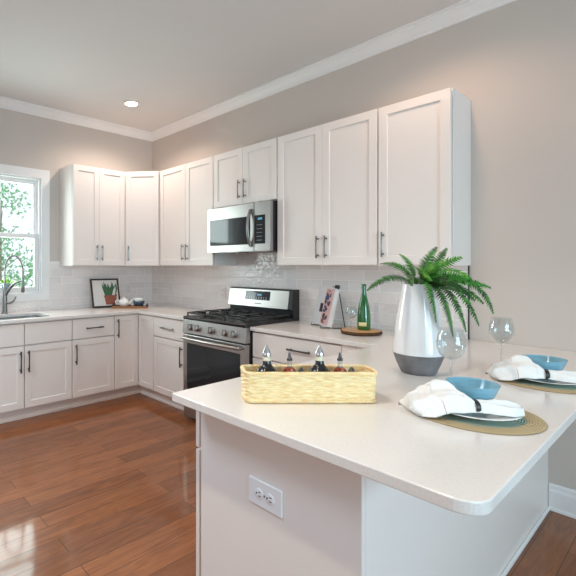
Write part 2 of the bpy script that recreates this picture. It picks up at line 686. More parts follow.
crown('trim_1', 'y')
crown('trim_2', 'x')

b = BM()
prof = [(0, 0), (0.022, 0), (0.020, 0.012), (0.014, 0.020), (0.014, 0.105), (0.009, 0.122), (0.009, 0.137), (0.004, 0.148), (0, 0.148)]
A = [b.verts.new((3.916, -d, z)) for d, z in prof]
Z = [b.verts.new((RX, -d, z)) for d, z in prof]
for i in range(len(prof)):
    j = (i + 1) % len(prof)
    b.faces.new((A[i], A[j], Z[j], Z[i]))
b.faces.new(A)
b.faces.new(Z[::-1])
struct('baseboard_back', b, M['trim'])


def window(name, rc, mode, x, rooms, sashes):
    """rc = opening (a0,a1,z0,z1); mode 'yz' or 'xz'; x = inner wall face; rooms = +1/-1 direction into the room"""
    a0, a1, z0, z1 = rc
    mt = YZX if mode == 'yz' else XZY
    root = bpy.data.objects.new(name, None)
    COL.objects.link(root)
    root['kind'] = 'structure'
    c = 0.092
    b = BM()
    prism_hole(b, rect(a0 - c, a1 + c, z0 - 0.085, z1 + c), [rect(a0, a1, z0, z1)], min(x, x + rooms * 0.02), max(x, x + rooms * 0.02), mt)
    obj('casing', b, M['trim'], root, bevel=0.004)
    b = BM()   # jamb lining
    d = 0.11
    prism_hole(b, rect(a0 - 0.001, a1 + 0.001, z0 - 0.001, z1 + 0.001), [rect(a0 + 0.018, a1 - 0.018, z0 + 0.018, z1 - 0.018)], min(x, x - rooms * d), max(x, x - rooms * d), mt)
    obj('jamb', b, M['trim'], root)
    for s0, s1, q0, q1, off in sashes:
        b = BM()
        f = 0.045
        u0, u1 = x - rooms * (off + 0.035), x - rooms * off
        prism_hole(b, rect(s0, s1, q0, q1), [rect(s0 + f, s1 - f, q0 + f, q1 - f)], min(u0, u1), max(u0, u1), mt)
        s = obj('sash', b, M['trim'], root, bevel=0.004)
        b = BM()
        um = x - rooms * (off + 0.0175)
        vs = [b.verts.new(mt @ Vector((p[0], p[1], um))) for p in rect(s0 + f, s1 - f, q0 + f, q1 - f)]
        b.faces.new(vs)
        obj('pane', b, M['pane'], s)
    return root


mz = 1.705
window('window_1', WIN_L, 'yz', 0.0, 1, [(-2.382, -1.474, mz - 0.02, 2.302, 0.055), (-2.382, -1.474, 1.123, mz + 0.022, 0.018)])
a0, a1, z0, z1 = WIN_R
window('window_2', WIN_R, 'yz', RX, -1, [(a0 + .018 + i * .855, a0 + .018 + (i + 1) * .855, q0, q1, o) for i in range(3) for q0, q1, o in ((z0 + .018, 1.56, .018), (1.53, z1 - .018, .055))])
a0, a1, z0, z1 = WIN_F
window('window_3', WIN_F, 'xz', RY, 1, [(a0 + .018 + i * 1.091, a0 + .018 + (i + 1) * 1.091, q0, q1, o) for i in range(4) for q0, q1, o in ((z0 + .018, 1.76, .018), (1.73, z1 - .018, .055))])

# ------------------------------------------------------------------ backsplash
t = thing('tile_backsplash', 'glossy pale subway tile backsplash behind range along the long wall', 'backsplash', (0, 0, 0))
b = BM()
box(b, 0.008, 3.515, -0.008, -0.0005, 0.9145, 1.40)
box(b, 1.47, 2.24, -0.0078, -0.0006, 1.395, 1.95)
obj('tile_field', b, M['tile_b'], t)
b = BM()
box(b, 3.515, 3.521, -0.010, -0.0005, 0.9145, 1.389)
obj('edge_trim', b, M['darkgap'], t)
t = thing('tile_backsplash', 'pale subway tile backsplash under and beside the sink window', 'backsplash', (0, 0, 0))
b = BM()
prism(b, [(-2.9, .9145), (-.0085, .9145), (-.0085, 1.40), (-1.244, 1.40), (-1.244, 1.442), (-1.362, 1.442), (-1.362, 1.019), (-2.495, 1.019), (-2.495, 1.442), (-2.9, 1.442)], 0.0005, 0.008, 0, YZX)
obj('tile_field', b, M['tile_a'], t)

# ------------------------------------------------------------------ upper cabinets
UZ0, UZ1, UD = 1.39, 2.455, 0.33


def upper(label, loc, rz, w, doors, z1=UZ1 - UZ0, d=UD):
    t = thing('wall_cabinet', label, 'cabinet', loc, rz, 'white wall cabinets')
    b = BM()
    box(b, 0.0005, w - 0.0005, -(d - 0.028), -0.0005, 0, z1)
    obj('body', b, M['cab'], t, bevel=0.001)
    for x0, x1, hx in doors:
        dr = obj('door', shaker(x1 - x0 - (0.006 if len(doors) > 1 else 0.010), z1 - 0.010, x0 + (0.005 if x0 == 0 else 0.001), 0.005, -d), M['cab'], t)
        if hx is not None:
            obj('handle', pull(hx, 0.025 + 0.085 + 0.03, -d), M['pull'], dr, smooth=True)
    return t


R90 = math.pi / 2
# left wall (faces +x)
upper('white two-door upper cabinet beside the sink window', (0, -1.2435, UZ0), R90, 0.632, [(0, 0.308, 0.277), (0.308, 0.632, 0.339)])
# diagonal corner cabinet
t = thing('wall_cabinet', 'angled single-door upper cabinet in the corner above the framed print', 'cabinet', (0, 0, UZ0), 0, 'white wall cabinets')
b = BM()
k = 0.0148
prism(b, [(0.0005, -0.0005), (0.6095, -0.0005), (0.6095, -0.31), (0.595, -0.33 + .0), (0.33, -0.595), (0.31, -0.6095), (0.0005, -0.6095)], 0, UZ1 - UZ0)
obj('body', b, M['cab'], t, bevel=0.001)
mt = Matrix.Translation((0.33 + .006, -0.61 + .006, 0)) @ Matrix.Rotation(math.radians(45), 4, 'Z')
dw = 0.28 * math.sqrt(2)
dr = obj('door', xf(shaker(dw - 0.022, UZ1 - UZ0 - 0.01, 0.003, 0.005, -0.014), mt), M['cab'], t)
obj('handle', xf(pull(0.036, 0.14, -0.014), mt), M['pull'], dr, smooth=True)
# back wall
upper('white two-door upper cabinet between the corner cabinet and microwave', (0.610, 0, UZ0), 0, 0.866, [(0, 0.448, 0.413), (0.448, 0.866, 0.483)])
upper('short two-door upper cabinet directly above the microwave', (1.4765, 0, 1.937), 0, 0.7645, [(0, 0.382, 0.347), (0.382, 0.7645, 0.417)], UZ1 - 1.937)
upper('wide two-door upper cabinet just right of the microwave', (2.2415, 0, UZ0), 0, 0.843, [(0, 0.421, 0.386), (0.421, 0.843, 0.456)])
upper('tall single-door upper cabinet at the right end, above the fern', (3.085, 0, UZ0), 0, 0.4443, [(0, 0.4443, 0.036)])

# ------------------------------------------------------------------ base cabinets
BD = 0.635


def base(label, loc, rz, w, fronts, group='white base cabinets', d=BD, ext=0.0, sink=False):
    t = thing('base_cabinet', label, 'cabinet', loc, rz, group)
    b = BM()
    if sink:      # open at the top for the basin
        box(b, 0.0005, w - 0.0005, -(d - 0.030), -0.0005, 0.105, 0.66)
        box(b, 0.0005, w - 0.0005, -(d - 0.030), -(d - 0.045), 0.66, 0.8838)
        box(b, 0.0005, 0.0165, -(d - 0.045), -0.0005, 0.66, 0.8838)
        box(b, w - 0.0165, w - 0.0005, -(d - 0.045), -0.0005, 0.66, 0.8838)
    else:
        box(b, 0.0005, w - 0.0005, -(d - 0.030), -0.0005, 0.105, 0.8838)
    obj('body', b, M['cab'], t, bevel=0.001)
    b = BM()
    box(b, 0.0005, w - 0.0005, -(d - 0.075), -0.05, 0, 0.1045)
    box(b, 0.0005, w - 0.0005, -(d - 0.066), -(d - 0.075), 0, 0.018)
    obj('toe_kick', b, M['cab'], t)
    for kind, x0, x1, z0, z1, h in fronts:
        xe = ext if abs(x1 - w) < 1e-6 else 0.0
        if kind == 'door':
            f = obj('door', shaker(x1 - x0 - 0.008 + xe, z1 - z0, x0 + 0.004, z0, -d), M['cab'], t)
        else:
            f = obj('drawer' if h else 'false_front', slab(x1 - x0 - 0.008 + xe, z1 - z0, x0 + 0.004, z0, -d), M['cab'], t, bevel=0.0015)
        if h:
            obj('handle', pull(h[0], h[1] - (0.012 if kind == 'door' else 0), -d, kind == 'door', 0.192, 1.25), M['nickel'], f, smooth=True)
    return t


DZ = (0.115, 0.670)
WZ = (0.681, 0.872)
base('wide white sink base cabinet under the window with two doors', (0, -2.31, 0), R90, 0.917,
     [('slab', 0, 0.4585, *WZ, None), ('slab', 0.4585, 0.917, *WZ, None),
      ('door', 0, 0.4585, *DZ, (0.4585 - 0.036, 0.545)), ('door', 0.4585, 0.917, *DZ, (0.4585 + 0.036, 0.545))], sink=True)
base('white base cabinet at the far left, mostly outside the picture', (0, -2.91, 0), R90, 0.5995,
     [('drawer', 0, 0.5995, *WZ, (0.3, 0.777)), ('door', 0, 0.5995, *DZ, (0.036, 0.545))])
base('white drawer-and-door base cabinet between sink base and corner cabinet', (0, -1.3925, 0), R90, 0.4665,
     [('drawer', 0, 0.4665, *WZ, (0.233, 0.777)), ('door', 0, 0.4665, *DZ, (0.036, 0.545))])
# corner base cabinet with two narrow doors meeting at the inside corner
t = thing('base_cabinet', 'corner base cabinet with two narrow full-height doors at the inside corner', 'cabinet', (0, 0, 0), 0, 'white base cabinets')
b = BM()
prism(b, [(0.0005, -0.0005), (0.9125, -0.0005), (0.9125, -0.614), (0.614, -0.614), (0.614, -0.9255), (0.0005, -0.9255)], 0.105, 0.8838)
obj('body', b, M['cab'], t)
b = BM()
prism(b, [(0.05, -0.05), (0.9125, -0.05), (0.9125, -0.560), (0.560, -0.560), (0.560, -0.9255), (0.05, -0.9255)], 0, 0.1045)
prism(b, [(0.9125, -0.560), (0.9125, -0.569), (0.569, -0.569), (0.569, -0.9255), (0.560, -0.9255), (0.560, -0.560)], 0, 0.018)
obj('toe_kick', b, M['cab'], t)
mtA = Matrix.Translation((0, -0.9255, 0)) @ Matrix.Rotation(R90, 4, 'Z')
dr = obj('door', xf(shaker(0.285, 0.757, 0.003, 0.115, -BD), mtA), M['cab'], t)
obj('handle', xf(pull(0.036, 0.745, -BD, True, 0.192, 1.25), mtA), M['nickel'], dr, smooth=True)
dr = obj('door', shaker(0.268, 0.757, 0.642, 0.115, -BD, fr=0.05), M['cab'], t)

base('white drawer-and-door base cabinet left of the range', (0.913, 0, 0), 0, 0.5605,
     [('drawer', 0, 0.497, *WZ, (0.25, 0.777)), ('door', 0, 0.497, *DZ, (0.497 - 0.036, 0.545))])
base('white drawer base cabinet right of the range, behind the basket', (2.2425, 0, 0), 0, 0.7595,
     [('drawer', 0, 0.7595, *WZ, (0.44, 0.79)), ('drawer', 0, 0.7595, 0.395, 0.672, (0.38, 0.53)), ('drawer', 0, 0.7595, 0.115, 0.385, (0.38, 0.25))])
# blind corner box closing the run behind the peninsula
t = thing('base_cabinet', 'narrow filler base cabinet in the corner behind the basket', 'cabinet', (3.0025, 0, 0), 0, 'white base cabinets')
b = BM()
box(b, 0, 0.8875, -0.600, -0.0005, 0.105, 0.8838)
box(b, 0, 0.255, -0.634, -0.600, 0.105, 0.8838)
obj('body', b, M['cab'], t)
b = BM()
box(b, 0, 0.8875, -0.56, -0.05, 0, 0.1045)
obj('toe_kick', b, M['cab'], t)

# peninsula units (face -x), end and back panels
PX0 = 3.231
for y0, w, lab in ((-0.6345, 0.715, 'white peninsula base cabinet next to the corner, facing the kitchen floor'),
                   (-1.350, 0.7165, 'white peninsula base cabinet at the open end, facing the kitchen floor')):
    base(lab, (3.8905, y0, 0), -R90, w,
         [('drawer', 0, w, *WZ, (w / 2, 0.777)), ('door', 0, w / 2, *DZ, (w / 2 - 0.036, 0.545)), ('door', w / 2, w, *DZ, (w / 2 + 0.036, 0.545))],
         'peninsula base cabinets', d=3.8905 - PX0, ext=0.0225 if y0 < -1 else 0.0)
t = thing('end_panel', 'white peninsula end panel holding the double socket', 'panel', (0, 0, 0))
b = BM()
box(b, 3.266, 3.9125, -2.089, -2.0675, 0, 0.8838)
obj('board', b, M['cab'], t, bevel=0.001)
b = BM()
box(b, 3.266, 3.9125, -2.095, -2.0895, 0, 0.09)
obj('base_strip', b, M['cab'], t, bevel=0.002)
t = thing('back_panel', 'white peninsula back panel under the seating overhang', 'panel', (0, 0, 0))
b = BM()
box(b, 3.8925, 3.913, -2.067, -0.0005, 0, 0.8838)
obj('board', b, M['cab'], t, bevel=0.001)
b = BM()
box(b, 3.9135, 3.926, -2.088, -0.023, 0, 0.022)
obj('base_strip', b, M['trim'], t, bevel=0.005)

# ------------------------------------------------------------------ worktops and sink
CT0, CT1 = 0.8842, 0.914
SINK = rrect(0.155, 0.575, -2.27, -1.565, 0.07)
b = BM()
prism_hole(b, [(0.0005, -0.0005), (1.4735, -0.0005), (1.4735, -0.66), (0.667, -0.66), (0.66, -0.667), (0.66, -2.9), (0.0005, -2.9)], [SINK], CT0, CT1)
tag(obj('countertop', b, M['quartz'], None, bevel=0.003), 'pale quartz countertop around the sink and corner left of the range', 'countertop')


def corner(cx, cy, r, a0, a1, n=10):
    return [(cx + r * math.cos(math.radians(a0 + (a1 - a0) * i / n)), cy + r * math.sin(math.radians(a0 + (a1 - a0) * i / n))) for i in range(n + 1)]


PXR, PYF, PXL = 4.2235, -2.213, 3.236
b = BM()
poly = [(2.2415, -0.0005), (PXR, -0.0005)] + corner(PXR - .06, PYF + .06, .06, 0, -90) + corner(PXL + .012, PYF + .012, .012, 270, 180, 4) + [(PXL + .008, -0.66), (2.2415, -0.66)]
prism(b, poly, CT0, CT1)
tag(obj('countertop', b, M['quartz'], None, bevel=0.0035, seg=3), 'pale quartz peninsula worktop with rounded corner, carrying basket, vase and place settings', 'countertop')

t = thing('sink', 'stainless undermount sink in the worktop below the window', 'sink', (0, 0, 0))
b = BM()
L0 = rrect(0.150, 0.580, -2.275, -1.560, 0.075)
L1 = rrect(0.155, 0.575, -2.27, -1.565, 0.07)
L2 = rrect(0.170, 0.560, -2.255, -1.580, 0.08)
z = [(L0, CT0 - 0.0006), (L1, CT0 - 0.0006), (L2, CT0 - 0.185)]
prev = None
for lp, zz in z:
    cur = [b.verts.new((p[0], p[1], zz)) for p in lp]
    if prev:
        for i in range(len(cur)):
            b.faces.new((prev[i], prev[(i + 1) % len(cur)], cur[(i + 1) % len(cur)], cur[i]))
    prev = cur
b.faces.new(prev)
o = obj('basin', b, M['sinksteel'], t, smooth=True)
md = o.modifiers.new('solid', 'SOLIDIFY')
md.thickness = 0.0015
md.offset = -1
b = BM()
lathe(b, [(0, 0), (0.045, 0), (0.045, 0.003), (0.035, 0.004), (0.03, 0.001), (0, 0.001)], (0.36, -1.92, CT0 - 0.184), 24)
obj('drain', b, M['chrome'], t, smooth=True)

# ------------------------------------------------------------------ faucet
t = thing('kitchen_faucet', 'tall brushed metal spring faucet behind the sink', 'faucet', (0.075, -1.85, CT1))
b = BM()
lathe(b, [(0, 0), (0.031, 0), (0.031, 0.006), (0.024, 0.012), (0.022, 0.10), (0.023, 0.15), (0.019, 0.175), (0.014, 0.25), (0.013, 0.30), (0, 0.30)], seg=24)
obj('body', b, M['faucet'], t, smooth=True)
hd = Vector((0.125, 0.135, 0))
e = hd.normalized()
arc = [Vector((0, 0, 0.295)), Vector((0, 0, 0.36)), Vector((0, 0, 0.42))]
R = hd.length / 2
for i in range(1, 16):
    a = math.pi * i / 16
    arc.append(e * (R - R * math.cos(a)) + Vector((0, 0, 0.42 + 0.155 * math.sin(a))))
arc += [hd + Vector((0, 0, 0.42)), hd + Vector((0, 0, 0.355))]
b = BM()
# spring wound around the hose
tube(b, arc, 0.0075, 10)
acc = 0.0
for i in range(len(arc) - 1):
    n = 5
    for k in range(n):
        p = arc[i].lerp(arc[i + 1], k / n)
        q = arc[i].lerp(arc[i + 1], (k + 0.55) / n)
        tube(b, [p, q], 0.0095, 8)
obj('spring_hose', b, M['faucet'], t, smooth=True)
b = BM()
lathe(b, [(0, 0), (0.014, 0), (0.018, 0.01), (0.016, 0.085), (0.012, 0.12), (0.011, 0.15), (0, 0.15)], (hd.x, hd.y, 0.21), 20)
obj('spray_head', b, M['faucet'], t, smooth=True)
b = BM()
tube(b, bez((0, 0, 0.17), e * 0.06 + Vector((0, 0, 0.285)), hd * 0.62 + Vector((0, 0, 0.32)), 14, hd + Vector((0, 0, 0.325))), [0.017 - 0.010 * i / 14 for i in range(15)], 10)
obj('support_arm', b, M['faucet'], t, smooth=True)
b = BM()
tube(b, bez((0.006, 0.012, 0.105), (0.03, 0.05, 0.095), (0.045, 0.075, 0.115), 10, (0.055, 0.092, 0.17)), [0.012 - 0.006 * i / 10 for i in range(11)], 10)
obj('lever_handle', b, M['faucet'], t, smooth=True)

# ------------------------------------------------------------------ gas range
t = thing('gas_range', 'stainless steel gas range with black grates and oven window', 'range', (1.475, 0, 0))
W = 0.764
b = BM()
box(b, 0.002, W - 0.002, -0.655, -0.012, 0.03, 0.905)
for x in (0.04, W - 0.04):
    for y in (-0.60, -0.08):
        lathe(b, [(0, 0), (0.018, 0), (0.018, 0.031), (0, 0.031)], (x, y, 0), 12)
obj('body', b, M['blackmetal'], t)
b = BM()
prism(b, [(-0.700, 0.905), (-0.706, 0.925), (-0.695, 0.936), (-0.075, 0.936), (-0.075, 0.905)], 0.001, W - 0.001, 0, YZX)
obj('cooktop', b, M['blackmetal'], t, bevel=0.003)
b = BM()
prism(b, [(-0.655, 0.785), (-0.712, 0.785), (-0.697, 0.9045), (-0.655, 0.9045)], 0.001, W - 0.001, 0, YZX)
obj('control_panel', b, M['steel'], t, bevel=0.002)
tilt = math.atan2(0.015, 0.119)
for kx in (0.110, 0.200, 0.372, 0.540, 0.634):
    b = BM()
    mt = Matrix.Translation((kx, -0.7045, 0.844)) @ Matrix.Rotation(R90 - tilt, 4, 'X')
    lathe(b, [(0, -0.004), (0.033, -0.004), (0.033, 0.004), (0.029, 0.006), (0.028, 0.030), (0.025, 0.034), (0, 0.034)], seg=24, mtx=mt)
    box(b, -0.005, 0.005, -0.026, 0.026, 0.030, 0.040, 0, mt)
    obj('knob', b, M['steel'], t, smooth=True)
# oven door
b = BM()
prism_hole(b, rect(0.004, W - 0.004, 0.195, 0.772), [rect(0.055, W - 0.06, 0.285, 0.695)], -0.705, -0.657, XZY)
od = obj('oven_door', b, M['steel'], t, bevel=0.004)
b = BM()
box(b, 0.054, W - 0.059, -0.7035, -0.662, 0.284, 0.696)
obj('oven_window', b, M['blackglass'], od)
b = BM()
hp = [(0.03 + (W - 0.06) * i / 16, -0.742 - 0.018 * math.sin(math.pi * i / 16), 0.745) for i in range(17)]
tube(b, hp, 0.0135, 12)
for x in (0.04, W - 0.04):
    tube(b, [(x, -0.703, 0.745), (x, -0.742, 0.745)], 0.012, 10)
obj('oven_handle', b, M['steel'], od, smooth=True)
b = BM()
box(b, 0.004, W - 0.004, -0.70, -0.657, 0.035, 0.188)
obj('storage_drawer', b, M['steel'], t, bevel=0.004)
# burners
for bx, by, br in ((0.15, -0.53, 0.045), (0.15, -0.23, 0.035), (0.382, -0.38, 0.05), (0.61, -0.53, 0.04), (0.61, -0.23, 0.045)):
    b = BM()
    lathe(b, [(0, 0.0005), (br + 0.012, 0.0005), (br + 0.010, 0.010), (br, 0.012), (br, 0.018), (br - 0.006, 0.021), (0, 0.021)], (bx, by, 0.936), 24)
    obj('burner', b, M['castiron'], t, smooth=True)
# cast-iron grates
for g0, g1 in ((0.022, 0.258), (0.262, 0.502), (0.506, 0.742)):
    b = BM()
    zt, zb = 0.970, 0.957
    y0, y1 = -0.676, -0.125
    for x in (g0, g1 - 0.012):
        box(b, x, x + 0.012, y0, y1, zb, zt)
    for y in (y0, -0.391, y1 - 0.012):
        box(b, g0 + .012, g1 - .012, y, y + 0.012, zb, zt)
    for cy in (-0.53, -0.23):
        cx = (g0 + g1) / 2
        for dx, dy in ((1, 0), (-1, 0), (0, 1), (0, -1)):
            if dx:
                xa, xb = (cx + 0.022, g1 - 0.012) if dx > 0 else (g0 + 0.012, cx - 0.022)
                box(b, xa, xb, cy - 0.005, cy + 0.005, zb, zt + 0.002)
            else:
                ya, yb = (cy + 0.022, cy + 0.128) if dy > 0 else (cy - 0.128, cy - 0.022)
                box(b, cx - 0.005, cx + 0.005, ya, yb, zb, zt + 0.002)
    for x in (g0, g1 - 0.012):
        for y in (y0, -0.391, y1 - 0.012):
            box(b, x, x + 0.012, y, y + 0.012, 0.9365, zb)
    obj('grate', b, M['castiron'], t, bevel=0.002)
# backguard
b = BM()
prism(b, [(-0.012, 0.905), (-0.100, 0.905), (-0.100, 1.003), (-0.126, 1.008), (-0.098, 1.173), (-0.083, 1.181), (-0.012, 1.181)], 0.004, W - 0.004, 0, YZX)
bg = obj('backguard', b, M['blackmetal'], t, bevel=0.003)
b = BM()
mtb = Matrix.Translation((0, -0.1265, 1.006)) @ Matrix.Rotation(-math.atan2(0.028, 0.168), 4, 'X')
box(b, 0.005, W - 0.040, -0.006, 0.0005, 0.002, 0.166, 0, mtb)
obj('steel_fascia', b, M['steel'], bg, bevel=0.003)
b = BM()
box(b, 0.225, 0.520, -0.0075, -0.0062, 0.068, 0.150, 0, mtb)
dp = obj('display', b, M['blackglass'], bg)
b = BM()
for i in range(4):
    box(b, 0.372 + i * 0.013, 0.380 + i * 0.013, -0.0082, -0.0076, 0.108, 0.124, 0, mtb)
obj('clock_digits', b, M['led'], bg)
b = BM()
for r_ in range(2):
    for i in range(9):
        box(b, 0.242 + i * 0.029, 0.252 + i * 0.029, -0.0080, -0.0076, 0.078 + r_ * 0.012, 0.081 + r_ * 0.012, 0, mtb)
obj('touch_buttons', b, M['plastic'], bg)
b = BM()
box(b, 0.345, 0.425, -0.0066, -0.0062, 0.030, 0.040, 0, mtb)
obj('badge', b, M['nickel'], bg)

# ------------------------------------------------------------------ microwave
t = thing('microwave', 'stainless over-range microwave with dark glass door, hung above the range', 'microwave', (1.478, 0, 1.508))
W, H = 0.758, 0.418
b = BM()
box(b, 0.001, W - 0.001, -0.37, -0.012, 0.006, H)
obj('body', b, M['blackmetal'], t, bevel=0.002)
b = BM()
prism_hole(b, rect(0.001, 0.582, 0.003, H - 0.001), [rect(0.040, 0.540, 0.068, 0.305)], -0.408, -0.371, XZY)
md_ = obj('door', b, M['steel'], t, bevel=0.003)
b = BM()
box(b, 0.038, 0.5415, -0.4065, -0.374, 0.066, 0.307)
obj('door_glass', b, M['blackglass'], md_)
b = BM()
hp = [(0.548, -0.410 - 0.040 * math.sin(math.pi * (0.06 + 0.88 * i / 14)), 0.052 + 0.305 * i / 14) for i in range(15)]
tube(b, hp, 0.0135, 12)
for z_ in (0.056, 0.353):
    tube(b, [(0.548, -0.405, z_), (0.548, -0.424, z_)], 0.013, 10)
obj('handle', b, M['faucet'], md_, smooth=True)
b = BM()
box(b, 0.585, W - 0.001, -0.408, -0.371, 0.003, H - 0.001)
cp = obj('control_fascia', b, M['steel'], t, bevel=0.003)
b = BM()
box(b, 0.590, 0.705, -0.4095, -0.4082, 0.066, 0.307)
obj('keypad', b, M['blackglass'], cp)
b = BM()
for i in range(4):
    box(b, 0.628 + i * 0.012, 0.636 + i * 0.012, -0.4104, -0.4098, 0.268, 0.284)
obj('clock_digits', b, M['led'], cp)
for r_ in range(5):
    b = BM()
    box(b, 0.612, 0.674, -0.4101, -0.4097, 0.095 + r_ * 0.032, 0.0975 + r_ * 0.032)
    obj('key_legend', b, M['sinksteel'], cp)
b = BM()
for i in range(2):
    box(b, 0.10 + i * 0.34, 0.33 + i * 0.34, -0.33, -0.14, 0.001, 0.006)
obj('grease_filter', b, M['sinksteel'], t)

# ------------------------------------------------------------------ ceiling lights
def downlight(label, x, y, power, color):
    t = thing('ceiling_light', label, 'ceiling light', (x, y, CH), 0, 'recessed ceiling lights')
    b = BM()
    lathe(b, [(0.064, -0.001), (0.088, -0.001), (0.088, -0.005), (0.068, -0.008), (0.064, -0.004)] + [(0.064, -0.001)], seg=40)
    obj('trim_ring', b, M['trim'], t, smooth=True)
    b = BM()
    lathe(b, [(0, -0.0045), (0.064, -0.0035), (0.064, -0.0005), (0, -0.0005)], seg=40)
    obj('lens', b, M['lamp'], t, smooth=True)
    ld = bpy.data.lights.new('lamp', 'SPOT')
    ld.energy = power
    ld.color = color
    ld.spot_size = math.radians(150)
    ld.spot_blend = 0.6
    ld.shadow_soft_size = 0.06
    lo = bpy.data.objects.new('lamp', ld)
    COL.objects.link(lo)
    lo.parent = t
    lo.location = (0, 0, -0.02)
    return t


downlight('lit recessed ceiling light near the corner above the sink run', 0.735, -0.784, 56, (1.0, 0.82, 0.70))
downlight('recessed ceiling light above the right end of the wall cabinets, out of view', 3.45, -0.72, 30, (1.0, 0.70, 0.53))
downlight('recessed ceiling light above the peninsula stools, out of view', 3.45, -3.0, 104, (1.0, 0.84, 0.64))

# ------------------------------------------------------------------ wall plates
def plate(name, label, loc, rz, w, h, kind, group='wall plates'):
    t = thing(name, label, 'socket' if kind == 'outlet' else 'switch', loc, rz, group)
    b = BM()
    box(b, -w / 2, w / 2, -0.006, -0.0003, -h / 2, h / 2)
    obj('cover_plate', b, M['tileplate'], t, bevel=0.0025)
    if kind == 'rocker':
        n = max(1, round(w / 0.07))
        for i in range(n):
            cx = (i - (n - 1) / 2) * w / n
            b = BM()
            box(b, cx - 0.0165, cx + 0.0165, -0.009, -0.0062, -0.033, 0.033)
            obj('rocker', b, M['tileplate'], t, bevel=0.0015)
    elif kind == 'outlet':
        for s in (-1, 1):
            b = BM()
            box(b, -0.0165, 0.0165, -0.008, -0.0062, s * 0.0225 - 0.016, s * 0.0225 + 0.016)
            q = obj('receptacle', b, M['tileplate'], t, bevel=0.004)
            b = BM()
            for dx in (-0.006, 0.006):
                box(b, dx - 0.0012, dx + 0.0012, -0.0084, -0.0081, s * 0.0225 - 0.002, s * 0.0225 + 0.008)
            box(b, -0.0022, 0.0022, -0.0084, -0.0081, s * 0.0225 - 0.011, s * 0.0225 - 0.006)
            obj('slots', b, M['slot'], q)
    return t


plate('wall_switch', 'single white switch plate on tile next to the window', (0.0083, -1.1525, 1.105), R90, 0.062, 0.105, 'rocker')
plate('wall_switch', 'double white switch plate on tile left of the framed print', (0.0083, -1.0165, 1.115), R90, 0.15, 0.125, 'rocker')
plate('wall_outlet', 'white socket on tile above the teapot tray', (0.0083, -0.364, 1.105), R90, 0.07, 0.115, 'outlet')
plate('wall_outlet', 'white socket on tile midway between corner and range', (0.40, -0.0083, 1.135), 0, 0.07, 0.115, 'outlet')
plate('wall_outlet', 'white socket on tile beside the range backguard', (1.292, -0.0083, 1.11), 0, 0.07, 0.115, 'outlet')
# sideways double socket on the peninsula end panel
t = thing('wall_outlet', 'white double socket mounted sideways on the peninsula end panel', 'socket', (3.584, -2.089, 0.633), 0)
b = BM()
box(b, -0.069, 0.069, -0.007, -0.0003, -0.043, 0.043)
obj('cover_plate', b, M['plastic'], t, bevel=0.003, seg=3)
for s in (-1, 1):
    cx = s * 0.0225
    b = BM()
    lathe(b, [(0, 0.0072), (0.0175, 0.0072), (0.0175, 0.0088), (0.016, 0.0095), (0, 0.0095)], (0, 0, 0), 28, 0, Matrix.Translation((cx, 0, 0)) @ Matrix.Rotation(R90, 4, 'X'))
    q = obj('receptacle', b, M['plastic'], t, smooth=True)
    b = BM()
    for dz in (-0.0065, 0.0065):
        box(b, cx - 0.001, cx + 0.009, -0.0102, -0.0096, dz - 0.0014, dz + 0.0014)
    box(b, cx - 0.012, cx - 0.007, -0.0102, -0.0096, -0.0026, 0.0026)
    obj('slots', b, M['slot'], q)
b = BM()
lathe(b, [(0, 0.0072), (0.0035, 0.0072), (0.003, 0.0085), (0, 0.009)], (0, 0, 0), 14, 0, Matrix.Rotation(R90, 4, 'X'))
obj('screw', b, M['sinksteel'], t, smooth=True)

# ------------------------------------------------------------------ wicker basket with bottles
BA = math.atan2(.778, .628)
BROT = Matrix.Rotation(BA, 4, 'Z')
BO = Vector((3.5005, -2.0935, CT1))


def bpt(x, y, z=0.0):
    v = BROT @ Vector((x, y, 0))
    return (BO.x + v.x, BO.y + v.y, BO.z + z)


t = thing('wicker_basket', 'long pale straw woven basket holding sauce bottles on the peninsula', 'basket', tuple(BO), BA)
BL, BW, BH = 0.452, 0.108, 0.104


def perim(x0, x1, y0, y1, r, n):
    base_ = rrect(x0, x1, y0, y1, r, 8)
    base_.append(base_[0])
    seg = [math.dist(base_[i], base_[i + 1]) for i in range(len(base_) - 1)]
    tot = sum(seg)
    out = []
    i, acc = 0, 0.0
    for k in range(n):
        s = tot * k / n
        while acc + seg[i] < s:
            acc += seg[i]
            i += 1
        f = (s - acc) / seg[i]
        a_, b_ = base_[i], base_[i + 1]
        p = (a_[0] + (b_[0] - a_[0]) * f, a_[1] + (b_[1] - a_[1]) * f)
        dx, dy = b_[0] - a_[0], b_[1] - a_[1]
        l = math.hypot(dx, dy)
        out.append((p[0], p[1], dy / l, -dx / l))
    return out


